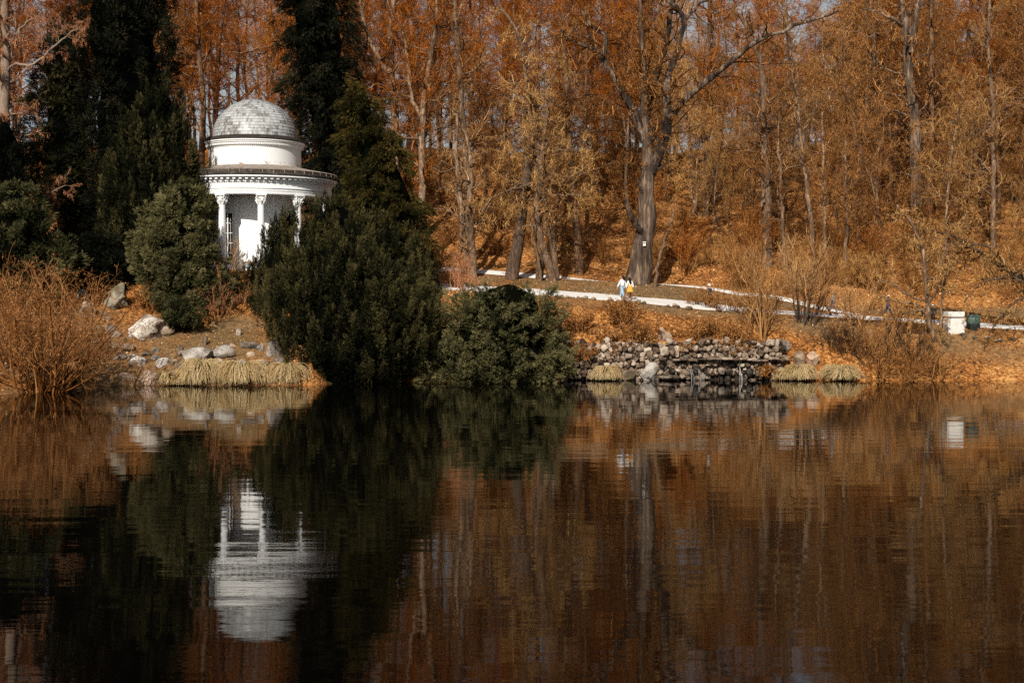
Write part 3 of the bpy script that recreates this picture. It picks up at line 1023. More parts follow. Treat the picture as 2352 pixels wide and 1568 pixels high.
T_('bare_tree', 'golden twigged tree with arching low boughs in the middle of the wood', c1((1345, 1500), (1345, 1250), (1335, 1080), (1310, 900), (1290, 720), (1275, 560), (1255, 420), (1250, 280), (1180, 120), (1080, 20)), 118.2, 19, 6, twig='twig_gold',
   extra=[(c1((1325, 1010), (1420, 940), (1540, 930), (1640, 960)), [0, -.5, -1, -1.3], 6, 2), (c1((1340, 1140), (1180, 1180), (1060, 1230), (980, 1320)), [0, -.8, -1.4, -1.8], 7, 2),
          (c1((1335, 1200), (1430, 1230), (1580, 1220), (1650, 1200)), [0, -.8, -1.4, -1.8], 7, 2), (c1((1300, 800), (1180, 800), (1080, 880)), [0, -.6, -1.], 6, 2), (c1((1290, 720), (1400, 560), (1470, 400)), [0, .3, .5], 7, 3)],
   n1=2.0, L1=(1.4, 3.4), trop1=-0.03, n3=7)
T_('bare_tree', 'double trunk tree with left stem leaning, beside the upper path left end', [(1075, 640), (1068, 590), (1062, 530), (1058, 450), (1046, 360), (1050, 260)], 119.5, 20, 7, twig='twig_pale',
   extra=[([(1087, 640), (1084, 560), (1078, 470), (1085, 380), (1070, 300)], [-.5, -.5, -.4, -.3, -.2], 20, 7)], trop1=-0.02, L1=(1.2, 3))
T_('bare_tree', 'thick dark leaning trunk with pale base beside the upper path', [(1174, 636), (1184, 590), (1193, 545), (1198, 480), (1210, 400), (1222, 310), (1232, 200)], 118.6, 33, 8, 'bark_dark', 'twig_gold', L1=(1.2, 3.2), trop1=-0.02)
T_('bare_tree', 'pair of grey stems crossing low, right of the thick dark leaning trunk', [(1272, 640), (1255, 590), (1236, 530), (1230, 500), (1238, 440), (1246, 340), (1260, 240)], 117.2, 20, 7, twig='twig_pale',
   extra=[([(1278, 640), (1272, 560), (1258, 500), (1248, 440), (1236, 360), (1228, 260)], [.5, .5, .4, .2, 0, 0], 16, 6), ([(1243, 640), (1236, 595), (1226, 555), (1218, 500)], [-.2, -.2, -.2, -.1], 8, 3)], L1=(1.0, 2.8))
T_('bare_tree', 'stout grey trunk with thin shoots round its foot, left of the oak', [(1330, 628), (1329, 570), (1322, 500), (1316, 420), (1305, 300), (1300, 180), (1290, 60)], 122.5, 22, 8, 'bark_far')
T_('bare_tree', 'very thin crooked stem standing just right of the oak trunk', [(1503, 652), (1511, 610), (1520, 570), (1532, 535), (1548, 480)], 116.3, 9, 3, L1=(0.8, 1.8), n1=1.0)
T_('bare_tree', 'straight far trunk with sky beside it, upper right of the oak', c2((345, 1060), (350, 850), (355, 600), (358, 380), (372, 200), (378, -40)), 142, 15, 10, 'bark_far', 'twig_orange')
T_('bare_tree', 'grey fissured tree with dense low boughs between the oak and the slim curved stem', c2((735, 1350), (735, 1150), (722, 1000), (715, 850), (712, 700), (715, 540), (700, 400), (640, 250), (560, 90)), 123, 27, 9, twig='twig_brown',
   extra=[(c2((720, 820), (640, 730), (580, 700)), [0, -.5, -.8], 6, 2), (c2((700, 1290), (715, 1180), (700, 1120)), [-.6, -.6, -.6], 9, 5)], n1=1.8)
T_('bare_tree', 'slim curved pale stem in the right part of the wood', c2((1035, 1470), (1010, 1330), (985, 1220), (962, 1080), (945, 900), (935, 740), (918, 560), (895, 400), (860, 240), (850, 100), (850, -50)), 119, 14, 5, twig='twig_pale',
   extra=[(c2((940, 1020), (905, 960), (885, 930)), [0, -.3, -.5], 6, 3)], L1=(1, 2.8))
T_('bare_tree', 'thick tall trunk forking high in front of the spruce', c2((1675, 1260), (1672, 1100), (1665, 900), (1655, 700), (1635, 540), (1612, 380), (1605, 230), (1600, 150), (1590, 30), (1570, -80)), 126, 34, 15, 'bark_oak', 'twig_brown',
   extra=[(c2((1640, 330), (1648, 230), (1665, 130), (1680, 20), (1690, -60)), [-.5, -.5, -.5, -.5, -.5], 15, 8), (c2((1602, 170), (1530, 120), (1440, 80), (1330, 55)), [0, -.6, -1, -1.4], 8, 3)], n1=1.4)
T_('bare_tree', 'bright slender stem left of the thick forking trunk', c2((1425, 820), (1412, 640), (1412, 450), (1408, 260), (1395, 100), (1380, -60)), 136, 14, 7, twig='twig_brown',
   extra=[(c2((1410, 225), (1360, 230), (1320, 205), (1270, 195), (1235, 170)), [0, -.3, -.6, -.8, -1], 7, 3), (c2((1408, 215), (1470, 205), (1490, 215)), [0, 0, 0], 5, 2)])
T_('bare_tree', 'straight grey trunk right of the thick forking trunk', c2((1755, 1010), (1762, 800), (1765, 500), (1770, 250), (1765, -60)), 132, 16, 9, 'bark_far', 'twig_brown')
T_('bare_tree', 'thin straight trunk running up past the sky gap in the upper right corner', c2((1950, 800), (1960, 560), (1985, 350), (2005, 150), (2015, -60)), 140, 13, 8, 'bark_far', 'twig_orange')
T_('bare_tree', 'slender straight trunk second from the right edge', c2((2160, 1440), (2150, 1250), (2148, 1000), (2145, 700), (2140, 450), (2120, 300), (2125, 100), (2130, -40)), 117, 14, 6, twig='twig_pale', trop1=0.02,
   extra=[(c2((2145, 740), (2200, 690), (2280, 650), (2360, 600)), [0, -.5, -1, -1.4], 6, 2), (c2((2140, 760), (2060, 840), (1960, 860)), [0, -.5, -1], 5, 2)], L1=(1.2, 3.4), n1=1.8)
T_('bare_tree', 'broken crooked tree with bare white snags on the right slope', c2((1430, 1260), (1412, 1150), (1395, 1040), (1350, 1000), (1310, 930), (1270, 870), (1262, 800)), 124, 10, 5, twig='twig_brown',
   extra=[(c2((1395, 1040), (1420, 960), (1445, 900), (1460, 870)), [0, 0, 0, 0], 6, 4), (c2((1395, 1140), (1300, 1130), (1220, 1120), (1140, 1050), (1100, 1015)), [-.2, -.3, -.4, -.4, -.4], 6, 3)], n1=0.8, L1=(0.6, 1.6))
T_('bare_tree', 'thin sapling pole right of the slim curved stem', c2((1105, 1510), (1098, 1300), (1092, 1100), (1085, 900), (1082, 700)), 117.5, 9, 4, L1=(0.8, 2.2))
T_('bare_tree', 'thin grey sapling below the white snags', c2((1235, 1400), (1230, 1200), (1225, 1000), (1228, 850)), 118.5, 9, 4, L1=(0.8, 2.2))
T_('bare_tree', 'thin upright sapling left of the slim curved stem', c2((850, 1420), (830, 1250), (820, 1080), (805, 900), (810, 700)), 119.2, 9, 4, L1=(0.8, 2.2))
T_('bare_tree', 'pale trunk peeping out left of the temple dome', [(466, 480), (464, 400), (465, 320), (470, 240), (455, 120), (450, -40)], 128, 18, 9, 'bark_far', 'twig_orange', leaves=4000, leafsize=0.1)
T_('bare_tree', 'bough-spreading tree behind the temple with a long pale branch', [(700, 520), (690, 400), (680, 250), (690, 120), (700, -40)], 130, 20, 10, 'bark_far', 'twig_orange',
   extra=[([(686, 115), (640, 100), (600, 110), (560, 122), (520, 120)], [0, -1, -1.5, -2, -2.5], 9, 3)], leaves=3000, leafsize=0.1)

# overhanging tree at the right edge
T_('alder_tree', 'tree leaning in at the right edge with dark boughs drooping over the bank', [(2420, 760), (2405, 700), (2370, 650), (2300, 610), (2240, 570), (2190, 545), (2150, 525), (2118, 528)], 104.2, 22, 4, 'bark_dark', 'twig_gold',
   extra=[([(2310, 612), (2270, 560), (2200, 560), (2140, 545)], [-.3, -.8, -1, -1.2], 7, 2), ([(2410, 720), (2350, 640), (2300, 635), (2250, 650), (2215, 690)], [-.5, -1, -1.3, -1.5, -1.6], 8, 2),
          ([(2380, 660), (2320, 700), (2280, 750), (2260, 800)], [-.5, -1, -1.4, -1.6], 6, 2)], n1=2.6, t0=0.15, hang=0.25, trop1=-0.06, L1=(0.9, 2.2), n2=7, n3=6)
T_('alder_tree', 'thin pale multi-stemmed tree on the bank left of the white plinth', [(2146, 815), (2140, 760), (2132, 720), (2125, 640), (2120, 560), (2085, 500), (2060, 470)], 103.6, 13, 5, twig='twig_gold',
   extra=[([(2136, 735), (2110, 700), (2060, 690), (2020, 680)], [0, -.4, -.7, -.9], 6, 2), ([(2130, 700), (2170, 640), (2190, 600)], [0, -.4, -.7], 6, 2), ([(2128, 690), (2090, 680), (2040, 640), (2015, 650)], [0, -.3, -.5, -.6], 5, 2),
          ([(2155, 815), (2162, 740), (2168, 660), (2180, 560)], [.3, .3, .3, .3], 7, 3)], n1=2.6, L1=(0.8, 2.0), trop1=-0.02, t0=0.25)
# ------------------------------------------------------------------ the temple
def m_plaster():
    m, nt, b = new_mat('white_plaster')
    v = objvec(nt)
    n = noise(nt, 0.9, 6, 0.7, objvec(nt, (1, 1, 0.45)))
    n2 = noise(nt, 7.0, 4, 0.6, v)
    r = ramp(nt, [(0.22, (0.62, 0.60, 0.57)), (0.40, (0.86, 0.86, 0.85)), (0.7, (0.91, 0.915, 0.92))])
    t = math_node(nt, 'ADD', math_node(nt, 'MULTIPLY', n.outputs[0], 0.7), math_node(nt, 'MULTIPLY', n2.outputs[0], 0.3))
    nt.links.new(t, r.inputs[0])
    st = ramp(nt, [(0.0, (0, 0, 0)), (1.0, (1, 1, 1))])
    nt.links.new(attr(nt), st.inputs[0])
    n3 = noise(nt, 2.6, 6, 0.75, v)
    r3 = ramp(nt, [(0.53, (0, 0, 0)), (0.62, (1, 1, 1))])
    nt.links.new(n3.outputs[0], r3.inputs[0])
    c = mix(nt, r.outputs[0], (0.36, 0.22, 0.15), math_node(nt, 'MULTIPLY', st.outputs[0], r3.outputs[0]))
    nt.links.new(c, b.inputs['Base Color'])
    b.inputs['Roughness'].default_value = 0.75
    bump(nt, b, n2.outputs[0], 0.15, 0.02)
    return m


M['plaster'] = m_plaster()
M['lead'] = m_stone('weathered_lead', (0.03, 0.024, 0.02), (0.14, 0.11, 0.088), (0.34, 0.29, 0.24))
M['slate'] = m_tint('dome_slates', [(0, (0.05, 0.043, 0.038)), (0.4, (0.20, 0.19, 0.18)), (0.7, (0.46, 0.47, 0.475)), (1, (0.66, 0.68, 0.69))], 0.42, 0, 0, 0.5)
M['glass_dark'] = m_plain('dark_window_glass', (0.02, 0.014, 0.01), 0.08, 0.4, 3, 0.5)
M['white_paint'] = m_plain('white_window_paint', (0.72, 0.71, 0.69), 0.5, 0.06, 8)
M['ceiling'] = m_plain('portico_ceiling', (0.50, 0.42, 0.34), 0.8, 0.12, 2)

TD = 113.0
tc = at(256.0, 295.0, TD)
TX = tc[0]


def TZ(y1024, D=TD):
    return float(at(512, y1024, D)[2])


Z0, ZB = 8.15, 13.63           # column foot, underside of the entablature
temple = thing('temple', (TX, TD, Z0), 'white round temple with slate dome and ring of columns behind the yews', 'temple')
TO = np.array([TX, TD, Z0])


def tpart(name, mb, mat, smooth=True, parent=None):
    o = mb.obj(name, M[mat], parent or temple, (0, 0, 0), smooth)
    return o


def tl(profile, seg=96, tint=0.0, mb=None, a0=0, a1=2 * PI):
    V, q = lathe(profile, seg, a0, a1)
    mb = mb or MB()
    tt = tint(V) if callable(tint) else tint
    mb.add(V, q[:, ::-1], tint=tt)
    return mb


h = lambda z: z - Z0
zc1, zc0 = TZ(143), 18.38
zdt = TZ(99.3)
zdb = TZ(169.5)
zl = TZ(178.5)
# dome of overlapping slates
mb = MB()
nC, RD, HD = 19, 3.32, zdt - zc0
prev = None
gores = rng.random(24)
for i in range(nC):
    p0, p1 = (i / nC) * PI / 2 * 0.985, ((i + 1.12) / nC) * PI / 2 * 0.985
    n = max(10, int(130 * math.cos(p0)))
    a = (np.arange(n) + 0.5 * (i % 2)) * 2 * PI / n
    da = PI / n * 0.97
    g = ((a % (2 * PI)) / (2 * PI) * 22 + 0.4 * math.sin(i * 1.9)).astype(int)
    key = gores[(g * 7 + 5 * (i // 3)) % 24] + 0.35 * gores[(g * 5 + 3) % 24]
    t = np.clip(0.66 + rng.normal(size=n) * 0.06 - 0.22 * np.clip((key - 0.6) * 2, 0, 1) - 0.2 * (rng.random(n) < 0.12), 0.05, 1)
    lip = 0.03
    r0, r1 = RD * math.cos(p0) + lip, RD * math.cos(min(p1, PI / 2))
    z0_, z1_ = h(zc0) + HD * math.sin(p0), h(zc0) + HD * math.sin(min(p1, PI / 2))
    jr = rng.normal(size=n) * 0.008
    V = np.stack([np.stack([(r0 + jr) * np.cos(a - da), (r0 + jr) * np.sin(a - da), np.full(n, z0_)], -1), np.stack([(r0 + jr) * np.cos(a + da), (r0 + jr) * np.sin(a + da), np.full(n, z0_)], -1),
                  np.stack([r1 * np.cos(a + da), r1 * np.sin(a + da), np.full(n, z1_)], -1), np.stack([r1 * np.cos(a - da), r1 * np.sin(a - da), np.full(n, z1_)], -1)], 1)
    mb.add(V.reshape(-1, 3), np.arange(4 * n).reshape(n, 4), tint=np.repeat(t, 4))
V, q = lathe([(RD * math.cos(p) - 0.02, h(zc0) + HD * math.sin(p) - 0.02) for p in np.linspace(0, PI / 2, 14)], 64)
mb.add(V, q, tint=0.05)
tpart('dome', mb, 'slate', False)
# blackened ledge and white cornice round the drum
mb = tl([(3.30, h(zc0) + 0.02), (3.42, h(zc0) - 0.02), (3.45, h(zc0) - 0.06), (3.62, h(zc0) - 0.10), (3.65, h(zc0) - 0.16), (3.95, h(zc1) + 0.08), (3.97, h(zc1) + 0.02), (3.9, h(zc1) - 0.02)])
tpart('dome_ledge', mb, 'lead')
mb = tl([(3.9, h(zc1) - 0.03), (3.93, h(zc1) - 0.10), (3.86, h(zc1) - 0.17), (3.84, h(zc1) - 0.24), (3.76, h(zc1) - 0.27), (3.74, h(zc1) - 0.44), (3.66, h(zc1) - 0.47), (3.62, h(zc1) - 0.60)])
for k in range(150):
    a = k * 2 * PI / 150
    V, q = box((3.775, 0, h(zc1) - 0.355), (0.05, 0.09, 0.13))
    mb.add(V @ rotz(a).T, q, tint=0.0)
tpart('drum_cornice', mb, 'plaster', False)
mb = tl([(3.60, h(zc1) - 0.55), (3.60, h(zdb) + 0.42), (3.60, h(zdb) + 0.35), (3.60, h(zdb) + 0.1), (3.60, h(zdb) - 0.3)], tint=lambda V: np.where(V[:, 2] < h(zdb) + 0.36, 1.0, 0.0))
tpart('drum', mb, 'plaster')
# low lead roof ring, with standing seams
zl = 15.28
mb = tl([(3.55, h(16.08)), (5.0, h(zl) + 0.44), (6.3, h(zl) + 0.20), (6.42, h(zl) + 0.17), (6.44, h(zl) - 0.05), (6.5, h(zl) - 0.10), (6.5, h(zl) - 0.2), (6.35, h(zl) - 0.23)], tint=lambda V: np.where(np.hypot(V[:, 0], V[:, 1]) > 6.35, 0.15, 0.75))
for k in range(48):
    a = k * 2 * PI / 48
    V, q = tubes(np.array([[[3.62, 0, h(zdb)], [5.0, 0, h(zl) + 0.43], [6.42, 0, h(zl) + 0.18], [6.455, 0, h(zl) - 0.05]]]), np.full((1, 4), 0.028), 5)
    mb.add(V @ rotz(a).T, q, tint=0.8)
tpart('portico_roof', mb, 'lead', False)
# cornice with modillions and dentils
zk = h(zl) - 0.23
mb = tl([(6.34, zk), (6.43, zk - 0.05), (6.45, zk - 0.13), (6.38, zk - 0.17), (6.30, zk - 0.19), (6.12, zk - 0.195), (6.10, zk - 0.36), (6.04, zk - 0.38), (6.03, zk - 0.52), (5.98, zk - 0.54)])
for k in range(84):
    a = k * 2 * PI / 84
    V, q = box((6.22, 0, zk - 0.265), (0.19, 0.21, 0.13))
    mb.add(V @ rotz(a).T, q, tint=0.0)
for k in range(200):
    a = k * 2 * PI / 200
    V, q = box((6.06, 0, zk - 0.455), (0.07, 0.10, 0.12))
    mb.add(V @ rotz(a).T, q, tint=0.0)
tpart('cornice', mb, 'plaster', False)
zb = h(ZB)
mb = tl([(5.98, zk - 0.53), (5.98, zb + 0.50), (6.03, zb + 0.49), (6.03, zb + 0.43), (5.97, zb + 0.42), (5.97, zb + 0.24), (5.94, zb + 0.23), (5.94, zb + 0.03), (5.92, zb), (5.42, zb), (5.42, zb + 0.1)])
tpart('entablature', mb, 'plaster', False)
mb = tl([(5.5, zb + 0.10), (3.55, zb + 0.10)])
tpart('ceiling', mb, 'ceiling')
# cella wall
mb = tl([(3.58, zb + 0.3), (3.58, 0.5), (3.66, 0.45), (3.66, -0.1)])
tpart('wall', mb, 'plaster')
mb = tl([(3.5, 0.0), (6.1, 0.0), (6.1, -0.16), (6.4, -0.16), (6.4, -0.34), (6.7, -0.34), (6.7, -1.2)])
tpart('step_ring', mb, 'plaster', False)


def column(parent):
    hgt = zb
    c = MB()
    V, q = box((0, 0, 0.06), (0.74, 0.74, 0.12)); c.add(V, q, tint=0)
    V, q = lathe([(0.36, 0.12), (0.38, 0.17), (0.35, 0.22), (0.31, 0.25), (0.33, 0.29), (0.30, 0.33)], 24); c.add(V, q[:, ::-1], tint=0)
    s = MB()
    zs = np.linspace(0.33, hgt - 0.78, 10)
    rs = 0.29 - 0.045 * ((zs - 0.33) / (hgt - 1.1)) ** 1.6
    V, q = lathe(list(zip(rs, zs)), 24); s.add(V, q[:, ::-1], tint=0)
    k = MB()
    zt = hgt - 0.78
    V, q = lathe([(0.25, zt), (0.285, zt + 0.03), (0.25, zt + 0.06), (0.25, zt + 0.3), (0.29, zt + 0.55), (0.36, zt + 0.66)], 20); k.add(V, q[:, ::-1], tint=0)
    for row, (n, zz, rr, hh) in enumerate([(8, zt + 0.05, 0.27, 0.25), (8, zt + 0.22, 0.28, 0.28)]):
        for j in range(n):
            a = (j + 0.5 * row) * 2 * PI / n
            P = np.array([[[rr - 0.01, 0, zz], [rr + 0.03, 0, zz + hh * 0.5], [rr + 0.09, 0, zz + hh * 0.9], [rr + 0.15, 0, zz + hh], [rr + 0.15, 0, zz + hh * 0.82]]])
            V, q = tubes(P, np.array([[0.05, 0.075, 0.07, 0.055, 0.03]]), 6)
            k.add(V @ rotz(a).T, q, tint=0)
    for j in range(4):
        a = PI / 4 + j * PI / 2
        th = np.linspace(0, 1.6 * PI, 9)
        P = np.stack([0.40 + 0.075 * np.cos(th - 0.4), np.zeros(9), zt + 0.57 + 0.075 * np.sin(th - 0.4)], -1)[None]
        V, q = tubes(P, np.linspace(0.05, 0.03, 9)[None], 6); k.add(V @ rotz(a).T, q, tint=0)
    V, q = box((0, 0, hgt - 0.05), (0.80, 0.80, 0.10)); k.add(V, q, tint=0)
    e = bpy.data.objects.new('column', None)
    col.objects.link(e); e.parent = parent
    c.obj('base', M['plaster'], e, (0, 0, 0), False)
    s.obj('shaft', M['plaster'], e)
    k.obj('capital', M['plaster'], e, (0, 0, 0), False)
    return e


RC = 5.68
first = None
for k in range(12):
    a = math.radians(-90 + 14.3 + 30 * (k - 1))
    if first is None:
        first = column(temple); e = first
    else:
        e = first.copy(); col.objects.link(e); e.parent = temple
        for ch in first.children:
            c2_ = ch.copy(); col.objects.link(c2_); c2_.parent = e
    e.location = (RC * math.cos(a), RC * math.sin(a), 0.0)
    e.rotation_euler = (0, 0, a)


def french_window(ac, half=13.5):
    zt, zbm = h(TZ(213.0, 110)), 0.35
    a0, a1 = math.radians(ac - half), math.radians(ac + half)
    g = MB()
    V, q = lathe([(3.615, zbm), (3.615, zt)], 8, a0, a1)
    g.add(V, q, tint=0)
    f = MB()

    def bar(aa, ab, z0, z1, r=3.70):
        V, q = lathe([(3.60, z0), (r, z0), (r, z1), (3.60, z1), (3.60, z0)], 6, math.radians(aa), math.radians(ab))
        f.add(V, q, tint=0)
    bar(ac - half - 1.2, ac - half + 0.6, zbm, zt)
    bar(ac + half - 0.6, ac + half + 1.2, zbm, zt)
    bar(ac - half - 1.2, ac + half + 1.2, zt, zt + 0.14)
    bar(ac - 0.9, ac + 0.9, zbm, zt - 0.004, 3.72)
    bar(ac + half * 0.48, ac + half * 0.54, zbm, zt, 3.66)
    bar(ac - half * 0.54, ac - half * 0.48, zbm, zt, 3.66)
    for z in np.linspace(zbm, zt, 6)[1:-1]:
        bar(ac - half, ac + half, z - 0.025, z + 0.025, 3.655)
    p = f.obj('window', M['white_paint'], temple, (0, 0, 0), False)
    g.obj('pane', M['glass_dark'], p)


french_window(-90 - 24.5, 6.8)
french_window(-90 + 65, 6.8)


# ------------------------------------------------------------------ rocks
def rock_mesh(w, d, hh, sub=3, cuts=9, rough=0.16):
    V, T = icosphere(sub)
    V = V.copy()
    n = runit(cuts)
    lim = rng.uniform(0.45, 0.82, cuts)
    for k in range(cuts):
        dd = V @ n[k]
        V = V - np.maximum(dd - lim[k], 0)[:, None] * n[k]
    off = rng.uniform(0, 50, 3)
    V = V * (1 + rough * fbm(V * 1.6 + off, 1.0, 4))[:, None]
    V = V / np.maximum(np.abs(V).max(0), 1e-6)
    V = V * np.array([w / 2, d / 2, hh / 2])
    V[:, 2] += hh * 0.42
    tint = np.clip(0.5 + 0.5 * fbm(V * 1.2 + off, 7.0, 3), 0, 1)
    return V, T, tint


def rock(label, px, py, w, hh, mat='stone_grey', name='boulder', cat='boulder', D=None, group=None, depth=0.75, rough=0.16, sub=4, cuts=9, sink=0.0):
    """px,py: foot centre in survey units, w,hh size in survey units"""
    p = ground_hit(px * K, py * K, 86.0) if D is None else A(px, py, D)
    s = K * p[1] / F
    V, T, t = rock_mesh(w * s, w * s * depth, hh * s * 1.12, sub, cuts, rough)
    V = V @ rotz(rng.uniform(-0.3, 0.3)).T
    o = MB().add(V, tris=T, tint=t).obj(name, M[mat], None, (0, 0, 0), False)
    o.location = (p[0], p[1] + w * s * depth * 0.25, p[2] - (sink or hh * s * 0.18))
    return tag(o, label, cat, group)


rock('large white sunlit boulder on the left bank, cracked down the middle', 336, 778, 98, 66, 'stone_white', rough=0.2, cuts=5)
rock('brown earthy boulder leaning on the right of the white boulder', 378, 770, 44, 44, 'stone_brown')
rock('big mossy boulder above the white boulder', 268, 712, 76, 74, 'stone_moss', rough=0.22, cuts=5)
rock('upright brown block at the left, left of the mossy boulder', 199, 730, 40, 56, 'stone_brown')
rock('flat dark block under the mossy boulder shade', 190, 688, 36, 28, 'stone_grey')
rock('small pale block below the mossy boulder', 243, 735, 25, 27, 'stone_pink')
rock('rounded brown rock behind the bare brown shrub', 206, 768, 62, 34, 'stone_brown')
rock('large grey rock with flat top in the middle of the left bank', 452, 838, 80, 48, 'stone_grey', rough=0.1)
rock('pale grey slab right of the flat topped grey rock', 516, 820, 62, 34, 'stone_grey', rough=0.08)
rock('grey rock half hidden by the huge yew', 628, 818, 46, 52, 'stone_grey', rough=0.1)
rock('white lumpy stone above the sedge at the left', 367, 842, 36, 30, 'stone_white')
rock('jagged pale stone at the left end of the rocky bank', 316, 842, 48, 34, 'stone_white')
rock('pinkish block at the waterline, left of the sedge', 340, 883, 56, 40, 'stone_pink', D=95.0, rough=0.07)
rock('brownish pink block at the waterline in the shrub shade', 294, 884, 58, 38, 'stone_pink', D=95.0, rough=0.07)
rock('low grey stone just behind the sedge', 428, 850, 50, 24, 'stone_grey')
rock('small grey stone on the left lawn edge', 416, 818, 28, 16, 'stone_grey')
rock('grey stone between two sedge tussocks', 548, 850, 40, 26, 'stone_grey')
rock('brown mossy stone right of the grey sedge stone', 592, 846, 40, 26, 'stone_brown')
rock('dark stone in the shade under the brown shrub', 288, 808, 44, 30, 'stone_brown')
rock('grey cracked stone at the left end of the lawn', 268, 828, 40, 26, 'stone_grey')
rock('small upright stone left of the huge yew', 598, 806, 26, 22, 'stone_grey')
rock('tiny white stone on the slope by the yew foot', 546, 770, 14, 20, 'stone_white', sub=3)
mini = [(330, 815), (352, 808), (395, 838), (476, 846), (500, 838), (520, 846), (570, 822), (560, 838), (610, 838), (245, 812), (262, 800), (300, 822), (396, 860), (470, 856), (532, 800), (580, 806), (640, 835), (560, 800), (350, 830), (300, 838), (410, 806), (486, 818), (536, 836), (615, 856), (234, 770), (252, 760), (222, 790), (268, 775)]
for (x, y) in mini:
    rock('small broken stone among dead leaves on the left bank', x + rng.uniform(-6, 6), y + rng.uniform(-3, 3), rng.uniform(15, 34), rng.uniform(11, 22), ['stone_grey', 'stone_brown', 'stone_grey', 'stone_brown'][rng.integers(4)], name='small_stone', cat='stone', group='small stones strewn over the left bank', sub=3)
for k_ in range(13):
    x_ = 300 + k_ * 30 + rng.uniform(-8, 8)
    rock('low brownish stone block along the waterline behind the left sedges', x_, 876 + rng.uniform(-3, 3), rng.uniform(28, 50), rng.uniform(17, 30), ['stone_pink', 'stone_brown', 'stone_grey'][k_ % 3], name='shore_stone', cat='stone',
         group='stone blocks along the left waterline', D=95.9, rough=0.09, sub=3, depth=0.8)
# old post on the lawn
p = ground_hit(469 * K, 792 * K)
mb = MB()
V, q = tubes(np.array([[[0, 0, -0.2], [0.05, 0, 0.25], [0.13, 0, 0.6], [0.15, 0, 0.64]]]), np.array([[0.17, 0.15, 0.13, 0.02]]), 10)
mb.add(V * (1 + 0.08 * fbm(V * 5, 3)[:, None]), q)
o = mb.obj('tree_stump', M['bark_oak']); o.location = p
tag(o, 'short leaning brown stump behind the flat topped grey rock', 'stump')

# ------------------------------------------------------------------ dry stone wall on the right bank
WY = 100.5


def wx(px): return (px - 512) * WY / F


wall = thing('stone_wall', (wx(680), WY, 0), 'rough dry stone wall rising from the water with a jutting ledge', 'wall')
WO = np.array([wx(680), WY, 0.0])


def wall_stones(mb, u0, u1, z0, z1, size, yoff=0.0, dark=0.0, gap=0.94, jit=0.04, ragged=0.0, flat=0.78, skip=0.0):
    z = z0
    V0, T0 = icosphere(3)
    while z < z1 - 0.05:
        hh = size * rng.uniform(0.8, 1.1)
        x = wx(u0) + rng.uniform(-0.3, 0)
        while x < wx(u1):
            w = hh * rng.uniform(0.55, 1.25)
            zo = rng.normal() * 0.09
            big = rng.uniform(0.65, 1.4)
            if ragged and z + hh > z1 and rng.random() < ragged:
                x += w
                continue
            if rng.random() < skip:
                x += w
                continue
            e = rng.uniform(0.5, 0.9)
            V = np.sign(V0) * np.abs(V0) ** e
            n = runit(5)
            for k in range(5):
                V = V - np.maximum(V @ n[k] - rng.uniform(0.6, 1.0), 0)[:, None] * n[k]
            V = V * (1 + 0.12 * fbm(V0 * 1.5 + rng.uniform(0, 99, 3), 2, 3))[:, None]
            hs = hh * rng.uniform(0.85, 1.2) * big
            V = V * np.array([w * gap * rng.uniform(1.02, 1.18) / 2, 0.3, hs * gap / 2]) @ np.array(Matrix.Rotation(rng.normal() * 0.35, 3, 'Y'))
            mb.add(V + np.array([x + w / 2, WY + 0.22 + yoff + 0.12 * z + rng.normal() * jit, z + hh / 2 + zo]), tris=T0, tint=np.clip(np.clip(0.5 + rng.normal() * 0.2, 0.1, 0.95) - dark, 0, 1))
            x += w
        z += hh * 0.93


mb = MB()
wall_stones(mb, 566, 646, 0.0, 1.5, 0.46, jit=0.1)
wall_stones(mb, 566, 784, 1.55, 2.6, 0.5, ragged=0.45, jit=0.08)
wall_stones(mb, 570, 780, 0.3, 2.5, 0.34, yoff=0.22, jit=0.1)
wall_stones(mb, 566, 660, 1.4, 1.7, 0.3)
wall_stones(mb, 600, 770, 2.5, 2.85, 0.40, yoff=0.2, ragged=0.75, jit=0.1)
mb.obj('upper_stones', M['stone_wall'], wall, WO, False)
mb = MB()
V0, T0 = icosphere(3)
x = wx(652)
while x < wx(778):
    w = rng.uniform(0.4, 1.1)
    if rng.random() < 0.15:
        x += w * 0.6
        continue
    V = np.sign(V0) * np.abs(V0) ** 0.4 * np.array([w / 2, 0.34, rng.uniform(0.05, 0.1)]) * (1 + 0.1 * fbm(V0 * 2 + x, 3, 2))[:, None]
    mb.add(V + np.array([x + w / 2, WY - 0.02 + rng.normal() * 0.05, 1.50 + rng.normal() * 0.05]), tris=T0, tint=rng.uniform(0.15, 0.75))
    x += w * 0.98
mb.obj('ledge', M['stone_wall'], wall, WO, False)
mb = MB()
wall_stones(mb, 646, 776, -0.15, 1.48, 0.5, yoff=0.2, gap=0.9, jit=0.2, dark=0.0, skip=0.15)
mb.obj('lower_stones', M['stone_wet'], wall, WO, False)
mb = MB()
V, q = box((wx(674), WY + 0.75, 0.6), (wx(784) - wx(564), 0.5, 3.4)); mb.add(V, q)
mb.obj('dark_backing', M['backing'], wall, WO, False)  # added dark box behind the stones, darkens the gaps between them
mb = MB()
wall_stones(mb, 640, 715, 0.0, 1.4, 0.46, yoff=0.02, skip=0.4, jit=0.12)
wall_stones(mb, 715, 785, 0.9, 1.45, 0.42, yoff=0.05, skip=0.5, jit=0.12)
mb.obj('front_stones', M['stone_wall'], wall, WO, False)
rock('pale three-cornered boulder in the water before the wall', 1491, 868, 56, 44, 'stone_grey', D=100.2, depth=0.5, cuts=14)
rock('brown boulder at the foot of the wall beside the three-cornered one', 1443, 868, 36, 26, 'stone_brown', D=100.3, depth=0.5)
